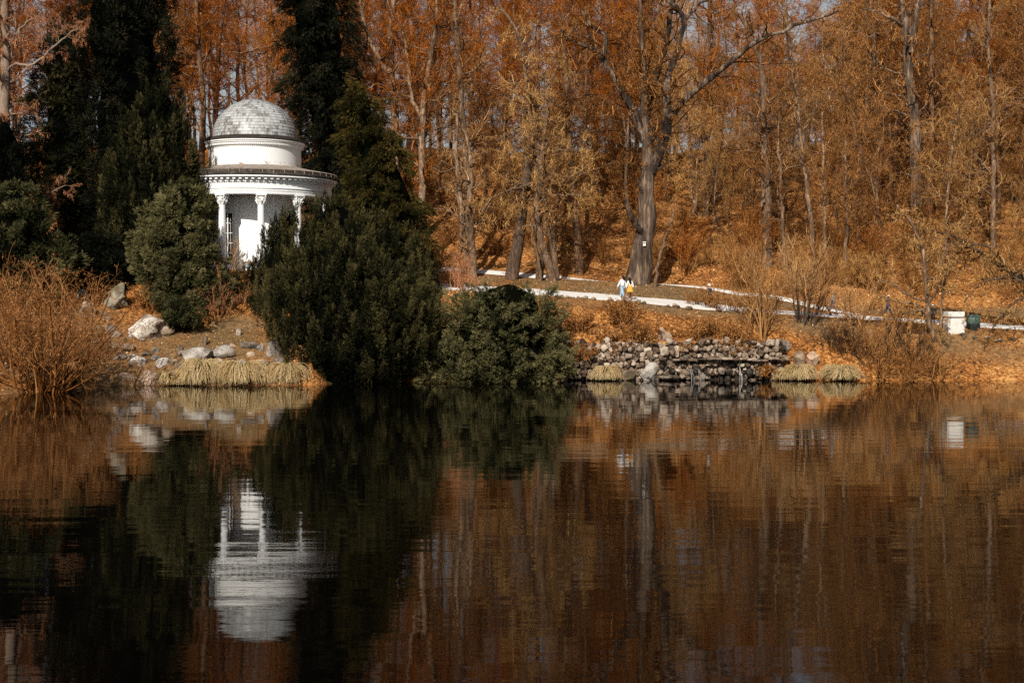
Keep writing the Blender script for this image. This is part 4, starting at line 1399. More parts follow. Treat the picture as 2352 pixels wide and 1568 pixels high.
rock('low flat stone in the water right of the sedge by the wall', 1412, 869, 38, 12, 'stone_grey', D=100.2, depth=0.6)
rock('wet dark slab in the water at the middle of the wall', 1545, 869, 70, 12, 'stone_wet', D=100.2, depth=0.5)
rock('wet round stone under the trickling water', 1590, 868, 50, 34, 'stone_wet', D=100.6, depth=0.5)
rock('upright brown stone on top of the wall, left of a twin', 1520, 782, 20, 38, 'stone_pink', name='standing_stone', cat='stone', D=101.5, depth=0.5)
rock('upright brown stone on top of the wall, right of a twin', 1536, 784, 17, 36, 'stone_brown', name='standing_stone', cat='stone', D=101.5, depth=0.5)
rock('grey rounded rock at the right end of the wall top', 1795, 800, 46, 26, 'stone_grey', D=101.6)
rock('pale jagged rock above the sedge right of the wall', 1868, 835, 30, 34, 'stone_pink', D=100.9)
rock('brown hollow rock above the sedge right of the wall', 1838, 838, 30, 42, 'stone_brown', D=100.9)
# trickles of water on the wall
M['trickle'] = m_plain('white_water', (0.5, 0.52, 0.53), 0.3, 0.2, 20, 0.5)
for k, (px, wdt, lab) in enumerate([(1588, 3, 'thin white trickle of water on the dark lower wall, left'), (1606, 2.4, 'short white trickle of water on the dark lower wall, middle'), (1700, 4.5, 'white trickle falling from the ledge at the right end of the wall')]):
    mb = MB()
    for s in range(4):
        xo = wx(px * K) + rng.normal() * 0.05
        P = np.array([[[xo, WY + 0.0, 1.0 - 0.1 * s], [xo + 0.02, WY - 0.07, 0.6], [xo + 0.03 + 0.04 * s, WY - 0.1, 0.25], [xo + 0.05 * s, WY - 0.14, 0.0]]])
        V, q = tubes(P, np.full((1, 4), wdt * 0.0032) * rng.uniform(0.5, 1.2), 5)
        mb.add(V, q)
    o = mb.obj('water_trickle', M['trickle'])
    tag(o, lab, 'water trickle')

# stones along the lower edge of the path
lab = 'small dark stone edging the pond side of the path'
for k in range(70):
    u = rng.uniform(545, 1020)
    if 690 < u < 790 and rng.random() < 0.5: continue
    L = np.interp((u - 512) / F, LF[:, 0] / LF[:, 1], LF[:, 1])
    D = L - 2.95 + rng.normal() * 0.12
    p = G(u, D)
    s = rng.uniform(0.22, 0.5)
    V, T, t = rock_mesh(s * 1.3, s, s * 0.75, 2, 6)
    o = MB().add(V @ rotz(rng.uniform(0, 3)).T, tris=T, tint=t).obj('edging_stone', M['stone_brown'], None, (0, 0, 0), False)
    o.location = p + np.array([0, 0, -0.03])
    tag(o, lab, 'stone', 'edging stones along the path')


# ------------------------------------------------------------------ sedges at the water's edge
def sedge(px, py, wpx, D, label, hscale=1.0, n=420, dark=0.0):
    p = A(px, py, D)
    p[2] = 0.0
    s = wpx * K * D / F / 2
    m = 9
    n = int(n * 1.7)
    a = rng.uniform(0, 2 * PI, n)
    nl = 60
    lk = rng.integers(0, nl, n)
    la = rng.uniform(0, 2 * PI, nl)
    lr = rng.uniform(0.3, 1.3, nl)
    lt = rng.normal(size=nl) * 0.2
    a = la[lk] + rng.normal(size=n) * np.where(rng.random(n) < 0.3, 0.9, 0.12)
    reach = s * lr[lk] * rng.uniform(0.85, 1.1, n)
    top = s * 0.9 * hscale * rng.uniform(0.35, 1.15, n) * np.minimum(1, 0.55 + 0.6 * reach / s)
    t = np.linspace(0, 1, m)
    ph = 0.25 + (PI * rng.uniform(0.86, 0.99, (n, 1)) - 0.25) * t[None]
    rad = reach[:, None] * (1 - np.cos(ph)) / 2 + 0.08 * s * rng.random((n, 1))
    zz = top[:, None] * np.sin(ph) ** 0.8 + 0.02
    aa = a[:, None] + (0.35 * np.sin(lk * 2.3 + px) + rng.normal(size=n) * 0.06)[:, None] * t[None]
    P = np.stack([rad * np.cos(aa), rad * np.sin(aa) * 0.8, np.maximum(zz, 0.01)], -1)
    R = np.full((n, m), 0.019) * np.linspace(1, 0.5, m)
    V, q = tubes(P, R, 3)
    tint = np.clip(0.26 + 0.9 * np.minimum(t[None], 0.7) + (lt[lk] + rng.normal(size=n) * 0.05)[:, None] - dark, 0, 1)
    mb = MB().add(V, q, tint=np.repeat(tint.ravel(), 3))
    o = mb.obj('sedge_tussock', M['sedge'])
    o.location = p
    return tag(o, label, 'sedge')


sedge(384, 882, 62, 95.0, 'greenish sedge tussock beside the pinkish waterline block', n=300, dark=0.15)
sedge(412, 883, 44, 94.6, 'small low sedge tussock with green heart', 0.8, 220, dark=0.2)
sedge(466, 883, 96, 95.0, 'big straw coloured sedge tussock with swirling blades, in the middle of the left row', 1.25, 620)
sedge(505, 880, 60, 95.5, 'bleached sedge clump behind the two big left tussocks', 1.5, 260)
sedge(612, 883, 60, 95.3, 'narrow straw sedge clump between the widest tussock and the rust and straw one', 1.3, 300)
sedge(430, 882, 60, 95.3, 'pale straw sedge clump left of the big swirling tussock', 1.2, 300)
sedge(556, 883, 112, 95.0, 'widest straw coloured sedge tussock drooping in a half dome, left bank', 1.0, 640)
sedge(660, 883, 84, 95.2, 'rust and straw sedge tussock touching the huge yew', 1.2, 420, dark=0.08)
sedge(1394, 872, 68, 100.0, 'sedge tussock in front of the stone wall', 1.0, 420)
sedge(1802, 870, 44, 100.1, 'sedge tussock right at the end of the wall', 1.2, 300)
sedge(1836, 870, 74, 100.0, 'straw sedge tussock second right of the wall', 1.0, 420)
sedge(1932, 870, 86, 100.0, 'wide pale sedge tussock farthest right of the wall', 0.85, 460)

# ------------------------------------------------------------------ plinth, bin, nest box
M['plinth'] = m_stone('white_sandstone', (0.25, 0.19, 0.13), (0.60, 0.56, 0.49), (0.82, 0.80, 0.76))
p = ground_hit(956.5, 334.0, 102.0)
root = thing('stone_plinth', p, 'white square stone plinth with a brown stained band beside the green bin', 'plinth', rz=0.12)
s = p[1] / F
W_ = 17.0 * s
H_ = 22.0 * s
mb = MB()
V, q = box((0, 0.5 * W_, H_ * 0.33), (W_, W_, H_ * 0.74)); mb.add(V, q, tint=0.7)
mb.obj('pedestal', M['plinth'], root, (0, 0, 0), False)
mb = MB()
V, q = box((0, 0.5 * W_, H_ * 0.735), (W_ * 0.96, W_ * 0.96, H_ * 0.068)); mb.add(V, q, tint=0.0)
mb.obj('stained_band', M['stone_pink'], root, (0, 0, 0), False)
mb = MB()
V, q = box((0, 0.5 * W_, H_ * 0.885), (W_ * 1.01, W_ * 1.01, H_ * 0.23)); mb.add(V, q, tint=0.75)
mb.obj('cap_block', M['plinth'], root, (0, 0, 0), False)

M['bin'] = m_plain('dull_green_metal', (0.075, 0.115, 0.095), 0.5, 0.3, 4)
M['bin_dark'] = m_plain('dark_bin_metal', (0.02, 0.025, 0.022), 0.5, 0.3, 4)
p = ground_hit(975.5, 331.0, 102.0)
root = thing('litter_bin', p + np.array([0, 0.5, 0]), 'round dull green litter bin right of the white plinth', 'bin')
r = 6.6 * s
hb = 16.5 * s
V, q = lathe([(r * 0.9, -0.1), (r, 0.05), (r, hb * 0.42)], 28)
MB().add(V, q[:, ::-1]).obj('body', M['bin_dark'], root)
V, q = lathe([(r * 1.0, hb * 0.42), (r * 1.04, hb * 0.44), (r * 1.04, hb * 0.84), (r * 0.98, hb * 0.86)], 28)
MB().add(V, q[:, ::-1]).obj('jacket', M['bin'], root)
V, q = lathe([(r * 1.08, hb * 0.86), (r * 1.08, hb * 0.9), (r * 0.8, hb * 0.97), (r * 0.3, hb), (0.01, hb)], 28)
MB().add(V, q[:, ::-1]).obj('lid', M['bin'], root)

M['nestwood'] = m_plain('whitewashed_wood', (0.74, 0.72, 0.68), 0.7, 0.12, 10)
M['nestdark'] = m_plain('dark_opening', (0.02, 0.015, 0.01), 0.9)
p = A(1480, 560, OD - 0.86)
root = thing('nest_box', p, 'small white nest box hanging on the trunk of the big oak', 'nest box')
V, q = box((0, 0, 0), (0.22, 0.16, 0.30)); MB().add(V, q).obj('body', M['nestwood'], root, (0, 0, 0), False)
V, q = box((0, -0.03, 0.168), (0.28, 0.26, 0.03), np.array(Matrix.Rotation(0.25, 3, 'X'))); MB().add(V, q).obj('roof', M['nestwood'], root, (0, 0, 0), False)
V, q = lathe([(0.028, 0), (0.001, 0)], 14)
V = V @ np.array(Matrix.Rotation(PI / 2, 3, 'X')).T + np.array([0, -0.083, 0.05])
MB().add(V, q).obj('entrance_hole', M['nestdark'], root)
# ------------------------------------------------------------------ people
M['skin'] = m_plain('skin', (0.52, 0.30, 0.21), 0.55, 0.06)
for nm, c in dict(white=(0.80, 0.80, 0.80), jeans=(0.30, 0.44, 0.60), mustard=(0.72, 0.38, 0.06), black=(0.012, 0.011, 0.012), hair_dark=(0.018, 0.010, 0.007), grey=(0.36, 0.40, 0.43),
                  navy=(0.035, 0.045, 0.085), bluejeans=(0.10, 0.14, 0.22), hair_fair=(0.45, 0.30, 0.16), pinkhat=(0.62, 0.36, 0.32), charcoal=(0.05, 0.045, 0.042), brownshoe=(0.16, 0.07, 0.03), sole=(0.7, 0.69, 0.66)).items():
    M['c_' + nm] = m_plain('cloth_' + nm if 'hair' not in nm else nm.replace('_', '_') + '_strands', c, 0.8, 0.14, 14, 0.1)


def skin_obj(name, joints, edges, mat, parent, sub=2):
    """joints: dict name -> (co, radius); one continuous surface grown along the edges"""
    keys = list(joints)
    me = bpy.data.meshes.new(name)
    me.from_pydata([tuple(joints[k][0]) for k in keys], [(keys.index(a), keys.index(b)) for a, b in edges], [])
    o = bpy.data.objects.new(name, me)
    col.objects.link(o)
    sm = o.modifiers.new('skin', 'SKIN')
    sm.use_smooth_shade = True
    lay = me.skin_vertices[0] if me.skin_vertices else None
    for i, k in enumerate(keys):
        r = joints[k][1]
        lay.data[i].radius = (r, r) if np.isscalar(r) else r
        lay.data[i].use_root = (i == 0)
    ss = o.modifiers.new('sub', 'SUBSURF')
    ss.levels = sub
    ss.render_levels = sub
    me.materials.append(mat)
    dg = bpy.context.evaluated_depsgraph_get()
    m2 = bpy.data.meshes.new_from_object(o.evaluated_get(dg))
    m2.name = name
    o.modifiers.clear()
    o.data = m2
    m2.polygons.foreach_set('use_smooth', np.ones(len(m2.polygons), bool))
    if not m2.materials:
        m2.materials.append(mat)
    o.parent = parent
    return o


def V3(*a): return np.array(a, float)


def person(label, u, D, hgt, rz, top, legs, hair, stride=0.28, long_hair=0.0, skirt=None, hat=None, lean=0.0, arm=0.15, shoes='c_brownshoe', wide=1.0, wide_legs=1.0, coat=False, py=None):
    p = G(u, D) + np.array([0, 0, 0.045])
    root = thing('person', p, label, 'person', rz=rz, scale=hgt / 1.70)
    L = lean
    J = {}
    J['pelvis'] = (V3(0, 0, 0.93), 0.115)
    J['spine'] = (V3(L * 0.1, 0, 1.12), 0.105)
    J['chest'] = (V3(L * 0.25, 0, 1.31), 0.12)
    J['neck'] = (V3(L * 0.45, 0.01, 1.455), 0.05)
    J['jaw'] = (V3(L * 0.6, 0.03, 1.53), 0.068)
    J['head'] = (V3(L * 0.8, 0.03, 1.60), 0.085)
    J['crown'] = (V3(L * 0.95, 0.02, 1.665), 0.062)
    J['nose'] = (V3(L * 0.75, 0.135, 1.575), 0.016)
    E = [('pelvis', 'spine'), ('spine', 'chest'), ('chest', 'neck'), ('neck', 'jaw'), ('jaw', 'head'), ('head', 'crown'), ('head', 'nose')]
    for s, n in ((-1, 'l'), (1, 'r')):
        st = stride * s
        sw = -st * 0.6
        J['sh' + n] = (V3(L * 0.25 + 0.155 * s, 0, 1.385), 0.06)
        J['el' + n] = (V3(L * 0.2 + (0.21 + arm * 0.4) * s, sw * 0.35, 1.12), 0.043)
        J['wr' + n] = (V3(L * 0.1 + (0.20 + arm * 0.5) * s, sw * 0.8 + 0.08, 0.89), 0.029)
        J['pa' + n] = (V3(L * 0.1 + (0.20 + arm * 0.5) * s, sw * 0.85 + 0.10, 0.825), 0.03)
        E += [('chest', 'sh' + n), ('sh' + n, 'el' + n), ('el' + n, 'wr' + n), ('wr' + n, 'pa' + n)]
        w = J['pa' + n][0]
        for k, (dy, ln) in enumerate([(-0.028, 0.065), (-0.01, 0.08), (0.008, 0.085), (0.026, 0.072)]):
            J['f%d%s' % (k, n)] = (w + V3(0.0, dy, -0.045), 0.0095)
            J['g%d%s' % (k, n)] = (w + V3(-0.018 * s, dy * 1.1, -0.03 - ln), 0.008)
            E += [('pa' + n, 'f%d%s' % (k, n)), ('f%d%s' % (k, n), 'g%d%s' % (k, n))]
        J['t' + n] = (w + V3(-0.012 * s, 0.05, -0.03), 0.0095)
        E += [('pa' + n, 't' + n)]
        J['hip' + n] = (V3(0.085 * s, 0, 0.86), 0.095)
        J['kn' + n] = (V3(0.095 * s, st * 0.75 + 0.03, 0.49), 0.06)
        J['an' + n] = (V3(0.095 * s, st * 1.25 - 0.03, 0.10), 0.038)
        J['to' + n] = (V3(0.10 * s, st * 1.25 + 0.14, 0.04), 0.035)
        E += [('pelvis', 'hip' + n), ('hip' + n, 'kn' + n), ('kn' + n, 'an' + n), ('an' + n, 'to' + n)]
    skin_obj('body', J, E, M['skin'], root)

    def sub(keys, scale, grow):
        return {k: (J[k][0], (J[k][1] if np.isscalar(J[k][1]) else J[k][1][0]) * scale + grow) for k in keys}
    # top: torso and sleeves
    tk = ['pelvis', 'spine', 'chest'] + [a + b for b in 'lr' for a in ('sh', 'el', 'wr')]
    te = [e for e in E if e[0] in tk and e[1] in tk]
    tj = sub(tk, 1.08, 0.022 * wide)
    tj['pelvis'] = (V3(0, 0, 0.90 if not coat else 0.82), 0.15 * wide)
    tj['spine'] = (J['spine'][0], 0.14 * wide)
    tj['chest'] = (J['chest'][0], 0.145 * wide)
    tj['collar'] = (J['neck'][0] - V3(0, 0, 0.02), 0.06)
    te = te + [('chest', 'collar')]
    skin_obj('top', tj, te, M[top], root)
    lk = ['pelvis'] + [a + b for b in 'lr' for a in ('hip', 'kn', 'an')]
    lj = sub(lk, 1.06, 0.014)
    for b in 'lr':
        lj['kn' + b] = (J['kn' + b][0], 0.075 * wide_legs)
        lj['an' + b] = (J['an' + b][0] + V3(0, 0, 0.0), 0.055 * wide_legs)
    skin_obj('trousers' if not skirt else 'tights', lj, [e for e in E if e[0] in lk and e[1] in lk], M[legs], root)
    for b in 'lr':
        V, T = icosphere(3)
        a = J['an' + b][0]
        V = V * np.array([0.05, 0.145, 0.055]) + np.array([a[0], a[1] + 0.07, 0.05])
        V[:, 2] = np.maximum(V[:, 2], 0.0)
        MB().add(V, tris=T).obj('shoe', M[shoes], root)
    if skirt:
        a_ = 28
        prof = [(0.155, 1.30), (0.15, 1.10), (0.17, 0.98), (0.215, 0.80), (0.25, 0.60), (0.255, 0.56), (0.235, 0.57)]
        V, q = lathe(prof, a_)
        V[:, 0] *= 1.05
        V[:, 1] *= 0.82
        V = V * (1 + 0.05 * np.sin(np.arctan2(V[:, 1], V[:, 0]) * 7)[:, None] * np.array([1, 1, 0]) * np.clip((1.0 - V[:, 2]) / 0.4, 0, 1)[:, None])
        V[:, 0] += L * 0.1
        MB().add(V, q[:, ::-1]).obj('pinafore', M[skirt], root)
    V, T = icosphere(3)
    hc = J['head'][0]
    hv = V * np.array([0.103, 0.112, 0.115])
    hv = hv * (1 + 0.05 * fbm(V * 3, 3)[:, None])
    keep = np.where((V[:, 1] > 0.25) & (V[:, 2] < 0.45), 0.72, 1.0)
    hv = hv * keep[:, None] + hc + V3(0, -0.015, 0.03)
    mb = MB().add(hv, tris=T)
    if long_hair:
        P = np.array([[hc + V3(0, -0.06, 0.04), hc + V3(0, -0.10, -0.1), hc + V3(-L * .2, -0.135, -0.1 - long_hair * 0.5), hc + V3(-L * .4, -0.14, -0.1 - long_hair)]])
        V2, q = tubes(P, np.array([[0.09, 0.105, 0.10, 0.03]]), 12)
        mb.add(V2, q)
    mb.obj('hair', M[hair], root)
    if hat:
        V, q = lathe([(0.15, 0.0), (0.145, 0.015), (0.115, 0.02), (0.11, 0.09), (0.07, 0.13), (0.005, 0.14)], 20)
        MB().add(V + hc + V3(0, -0.01, 0.045), q[:, ::-1]).obj('hat', M[hat], root)
    return root


person('person in a white jacket and wide pale blue jeans walking close beside another', 622.2, 109.6, 1.72, math.radians(40), 'c_white', 'c_jeans', 'c_hair_dark', 0.22, 0.10, lean=0.12, wide=1.2, wide_legs=1.45, shoes='c_sole', arm=0.25)
person('person with long dark hair in a mustard pinafore over white sleeves and black tights', 630.2, 109.3, 1.68, math.radians(25), 'c_white', 'c_black', 'c_hair_dark', 0.16, 0.36, skirt='c_mustard', lean=-0.10, shoes='c_sole', arm=0.1)
person('person in black clothes with fair hair striding along the right of the path', 823.5, 107.6, 1.80, math.radians(75), 'c_black', 'c_charcoal', 'c_hair_fair', 0.40, coat=True, shoes='c_black')
person('person in a light grey jacket and blue trousers walking next to the one in black', 833.0, 108.3, 1.74, math.radians(70), 'c_grey', 'c_bluejeans', 'c_hair_fair', 0.25, wide=1.12)
person('person in navy jacket with pinkish hat behind the bank bushes', 888.0, 107.6, 1.72, math.radians(-80), 'c_navy', 'c_navy', 'c_hair_dark', 0.25, hat='c_pinkhat', wide=1.1, coat=True)
person('small person in dark clothes with white hat just left of the white plinth', 933.0, 105.3, 1.42, math.radians(160), 'c_charcoal', 'c_charcoal', 'c_hair_dark', 0.12, hat='c_white', coat=True)
person('person with white hat half hidden by the shrub at the path fork', 709.0, 108.6, 1.66, math.radians(200), 'c_charcoal', 'c_charcoal', 'c_hair_dark', 0.12, hat='c_white', coat=True)
# ------------------------------------------------------------------ shrubs
def shrub_meshes(nst, hgt, spread, n1=5, n2=6, n3=4, leaves=0, leafsize=0.08, hang=0.0, twr=0.009, lean=0.9, arch=0.0, leaflow=0.0):
    a = rng.uniform(0, 2 * PI, nst)
    tilt = np.abs(rng.normal(size=nst)) * lean * 0.5
    tilt = np.clip(tilt, 0, 1.25)
    L = hgt * rng.uniform(0.6, 1.1, nst)
    d = np.stack([np.sin(tilt) * np.cos(a), np.sin(tilt) * np.sin(a), np.cos(tilt)], -1)
    p = np.stack([np.cos(a), np.sin(a), np.zeros(nst)], -1) * rng.random((nst, 1)) * spread
    p[:, 2] = -0.15
    pts = [p]
    for s in range(8):
        d = norm(d + rng.normal(size=d.shape) * 0.10 + np.array([0, 0, 0.06 - arch]))
        p = p + d * (L / 8)[:, None]
        pts.append(p)
    P0 = np.stack(pts, 1)
    R0 = (0.012 + 0.009 * L)[:, None] * np.linspace(1, 0.3, 9)[None]
    st, tw = MB(), MB()
    V, q = tubes(P0, R0, 5)
    st.add(V, q, tint=np.repeat(rng.uniform(0.2, 0.8, nst), 45))
    last = (P0, R0, L)
    for lv, (n, f, ns, r) in enumerate([(n1, 0.45, 5, twr * 1.6), (n2, 0.5, 4, twr), (n3, 0.5, 3, twr * 0.8)]):
        if not n: continue
        P, R, Lp = last
        idx = np.repeat(np.arange(len(P)), n)
        t = 0.18 + 0.82 * rng.random(len(idx))
        Lc = Lp[idx] * f * rng.uniform(0.5, 1.25, len(idx)) * (1.15 - 0.5 * t)
        C, RR = spawn(P, R, idx, t, np.radians(rng.uniform(22, 60, len(idx))), Lc, ns, 0.16, 0.05 - arch - hang * (lv > 0), 0.6, r, 0.03)
        V, q = tubes(C, RR, 3)
        tw.add(V, q, tint=np.repeat(rng.uniform(0.2, 1.0, len(C)), C.shape[1] * 3))
        last = (C, RR, Lc)
    lf = None
    if leaves:
        C = last[0]
        k = rng.integers(0, len(C), leaves)
        j = rng.integers(1, C.shape[1], leaves)
        pos = C[k, j] + rng.normal(size=(leaves, 3)) * 0.05
        if leaflow:
            pos[:, 2] *= leaflow
        lf = MB()
        V, q, tt = leaf_quads(pos, leafsize * rng.uniform(0.6, 1.3, leaves), rng.uniform(0.1, 1.0, leaves), hang=hang * 2 if hang else 0, aspect=0.3 if hang else 0.6)
        lf.add(V, q, tint=tt)
    return st, tw, lf


def shrub(name, label, p, stem_mat, twig_mat, leaf_mat=None, group=None, rz=0.0, scale=1.0, cat='shrub', **kw):
    st, tw, lf = shrub_meshes(**kw)
    root = thing(name, p, label, cat, group, rz, scale)
    st.obj('stems', M[stem_mat], root)
    tw.obj('twigs', M[twig_mat], root, smooth=False)
    if lf is not None:
        lf.obj('leaves', M[leaf_mat], root, smooth=False)
    return root


def gh(x, y, d0=86.0):
    return ground_hit(x * K, y * K, d0)


# hazel with catkins at the left edge
shrub('hazel_shrub', 'large bare brown shrub with hanging catkins spreading over the water at the left corner', np.array([A(95, 890, 88.0)[0], 88.0, 0.15]), 'twig_brown', 'catkin', 'catkin',
      nst=62, hgt=6.9, spread=1.9, n1=6, n2=6, n3=3, leaves=9000, leafsize=0.14, hang=0.16, lean=1.5, twr=0.010)
shrub('hazel_shrub', 'second bare brown shrub with catkins behind the one over the water', np.array([A(40, 800, 91.5)[0], 91.5, 1.6]), 'twig_brown', 'catkin', 'catkin',
      nst=34, hgt=6.0, spread=1.3, n1=6, n2=6, n3=3, leaves=6000, leafsize=0.14, hang=0.16, lean=0.95)
# leafy and twiggy shrubs of the left bank
shrub('beech_shrub', 'bright rust-leaved shrub just above the white boulder', gh(340, 712), 'twig_brown', 'twig_brown', 'rustleaf', nst=18, hgt=1.9, spread=0.5, n1=5, n2=5, n3=3, leaves=3500, leafsize=0.10)
shrub('bare_shrub', 'tangled purplish brown shrub right of the small green bush', gh(500, 735), 'twig_brown', 'twig_pink', None, nst=26, hgt=3.2, spread=1.0, n1=6, n2=6, n3=4, lean=1.2)
shrub('bare_shrub', 'pale leafless twigs before the left temple column', A(515, 655, 104.5), 'twig_pale', 'twig_pale', None, nst=14, hgt=3.2, spread=0.6, n1=5, n2=6, n3=4)
shrub('beech_shrub', 'low rust-leaved brush under the tangled purplish shrub', gh(470, 742), 'twig_brown', 'twig_brown', 'rustleaf', nst=18, hgt=1.2, spread=1.1, n1=4, n2=5, n3=3, leaves=2200, leafsize=0.10, lean=1.2)
# right bank
shrub('bare_shrub', 'pinkish bare brush between the bronze cypress and the path end', gh(1040, 660, 104), 'twig_pink', 'twig_pink', None, nst=26, hgt=2.6, spread=1.3, n1=5, n2=6, n3=4)
shrub('bare_shrub', 'pinkish bare brush at the upper right shoulder of the juniper', gh(1065, 668, 102), 'twig_pink', 'twig_pink', None, nst=18, hgt=1.7, spread=1.0, n1=5, n2=6, n3=4)
BB = [(1290, 745, 1.5, 'rusty bramble beside the juniper top'), (1335, 760, 1.3, 'rusty bramble left of the dark brown bramble above the wall'), (1425, 745, 2.0, 'dark brown bramble straight below the walking couple'), (1470, 782, 1.7, 'rust-leaved bramble over the upright wall stones'),
      (1400, 785, 1.1, 'low rust bramble on the wall top left of the couple'), (1600, 778, 1.4, 'orange bramble at the right part of the wall top'), (1640, 765, 1.3, 'brown bramble above the right end of the wall'), (1680, 790, 1.6, 'rusty bramble round the multi-stemmed shrub foot'), (1300, 820, 1.2, 'rust bramble growing out at the left end of the wall')]
for x, y, hh, lb in BB:
    shrub('bramble', lb, gh(x, y, 101.0), 'twig_brown', 'twig_brown', 'rustleaf', nst=24, hgt=hh, spread=0.8, n1=5, n2=5, n3=3, leaves=3200, leafsize=0.10, lean=1.3, cat='bramble')
shrub('bare_shrub', 'sparse curved twigs standing on the path edge below the couple', gh(1445, 712, 104.8), 'twig_gold', 'twig_brown', None, nst=9, hgt=1.5, spread=0.5, n1=4, n2=4, n3=0)
shrub('bare_shrub', 'dark twiggy shrub at the path fork in front of the white hat', gh(1640, 708, 104.5), 'twig_brown', 'twig_brown', 'rustleaf', nst=18, hgt=1.9, spread=0.6, n1=5, n2=5, n3=3, leaves=600, leafsize=0.08)
shrub('multi_stem_shrub', 'tall multi-stemmed pale shrub rising from the bank right of the wall', gh(1745, 780, 102.5), 'twig_pale', 'twig_pale', None, nst=13, hgt=6.5, spread=0.5, n1=6, n2=7, n3=4, lean=0.5)
shrub('multi_stem_shrub', 'broad pale grey shrub with dense twig crown right of the tall multi-stemmed one', gh(1845, 740, 102.8), 'bark_oak', 'twig_pale', None, nst=15, hgt=5.6, spread=0.5, n1=8, n2=8, n3=6, lean=0.5)
shrub('multi_stem_shrub', 'dark stemmed shrub before the person in black', gh(1868, 745, 104.0), 'bark_dark', 'twig_brown', None, nst=6, hgt=4.6, spread=0.4, n1=5, n2=6, n3=4, lean=0.4)
shrub('bare_shrub', 'grey-green twiggy shrub right of the person in light grey', gh(1970, 750, 102.8), 'twig_pale', 'twig_pale', None, nst=22, hgt=3.4, spread=0.8, n1=6, n2=7, n3=5, lean=0.9)
for x, y, hh, lb in [(1990, 835, 2.6, 'dark tangled shrub on the bank right of the last sedge'), (2040, 830, 3.0, 'dark tangled shrub in the middle of the right bank'), (1915, 800, 2.2, 'dark tangled shrub below the person in black'), (1955, 810, 2.4, 'dark tangled shrub below the person in light grey'), (2095, 825, 3.2, 'dark tangled shrub left of the pale multi-stemmed tree'), (2130, 850, 2.2, 'low dark tangle at the foot of the pale multi-stemmed tree')]:
    shrub('bare_shrub', lb, gh(x, y, 100.5), 'bark_dark', 'twig_dark' if x % 2 else 'twig_brown', None, nst=20, hgt=hh, spread=1.2, n1=5, n2=6, n3=3, lean=1.15)
for x, y, lb in [(2020, 866, 'arching brown twigs hanging over the waterline right of the sedges'), (2085, 866, 'arching brown twigs over the waterline below the dark shrubs'), (2150, 866, 'arching brown twigs over the waterline below the white plinth')]:
    shrub('bare_shrub', lb, gh(x, y, 100.2), 'twig_brown', 'twig_brown', None, nst=30, hgt=2.4, spread=0.8, n1=5, n2=5, n3=4, lean=1.7, arch=0.10)
shrub('beech_shrub', 'small beech with a few bright copper leaves on the dark bank', gh(1935, 800, 101.6), 'twig_brown', 'twig_brown', 'rustleaf', nst=7, hgt=1.9, spread=0.3, n1=4, n2=4, n3=3, leaves=420, leafsize=0.13)
shrub('rust_fern', 'rust-red dead fern hanging down the left end of the wall', A(1350, 815, 100.25), 'twig_brown', 'twig_brown', 'rustleaf', nst=24, hgt=1.1, spread=0.35, n1=4, n2=4, n3=0, leaves=1500, leafsize=0.09, lean=1.2, arch=0.22, cat='fern')
shrub('rust_fern', 'rust-red dead fern at the waterline between wall and right sedges', A(1765, 860, 100.25), 'twig_brown', 'twig_brown', 'rustleaf', nst=24, hgt=0.9, spread=0.5, n1=4, n2=4, n3=0, leaves=1800, leafsize=0.09, lean=1.2, arch=0.1, cat='fern')

for x, y, hh, lb in [(1610, 700, 1.3, 'brown brush on the path edge left of the path fork shrub'), (1765, 716, 1.8, 'brown brush between the two pale shrubs on the path edge'), (1690, 716, 1.7, 'low dark brush hiding the path right of the white hat'), (1740, 722, 1.6, 'low dark brush hiding the path at the multi-stemmed shrub'), (2060, 762, 2.2, 'dark brush hiding the path under the navy person'), (2098, 766, 1.1, 'dark brush left of the small person')]:
    shrub('bare_shrub', lb, gh(x, y, 103.0), 'bark_dark', 'twig_brown', 'rustleaf', nst=20, hgt=hh, spread=1.0, n1=6, n2=6, n3=4, lean=1.0, leaves=500, leafsize=0.08)

for x, y, lb in [(1420, 800, 'rust creeper hanging over the left part of the wall'), (1570, 798, 'rust creeper hanging over the middle of the wall'), (1705, 800, 'rust creeper hanging over the right part of the wall')]:
    shrub('rust_fern', lb, A(x, y, 100.75), 'twig_brown', 'twig_brown', 'rustleaf', nst=14, hgt=0.7, spread=0.35, n1=4, n2=4, n3=0, leaves=500, leafsize=0.09, lean=1.5, arch=0.22, cat='fern')

# undergrowth of the wooded slope: one of each kind, then copies
US = [shrub('bare_shrub', 'x', (0, 0, -60), 'twig_brown', 'twig_gold', None, nst=20, hgt=3.4, spread=0.9, n1=6, n2=6, n3=5, lean=0.9),
      shrub('bare_shrub', 'x', (0, 0, -60), 'twig_brown', 'twig_brown', None, nst=16, hgt=4.6, spread=0.7, n1=6, n2=7, n3=4, lean=0.6),
      shrub('bare_shrub', 'x', (0, 0, -60), 'twig_brown', 'twig_brown', 'rustleaf', nst=18, hgt=2.8, spread=0.9, n1=6, n2=6, n3=4, lean=1.0, leaves=2500, leafsize=0.1),
      shrub('bare_shrub', 'x', (0, 0, -60), 'twig_brown', 'twig_orange', 'rustleaf', nst=12, hgt=5.5, spread=0.5, n1=7, n2=7, n3=4, lean=0.5, leaves=2500, leafsize=0.1)]
used = [False] * 4
LABS = ['leafless golden brush on the leaf-covered slope', 'leafless brown brush with upright stems on the leaf-covered slope', 'low rusty brush on the leaf-covered slope', 'tall orange-twigged brush on the leaf-covered slope']


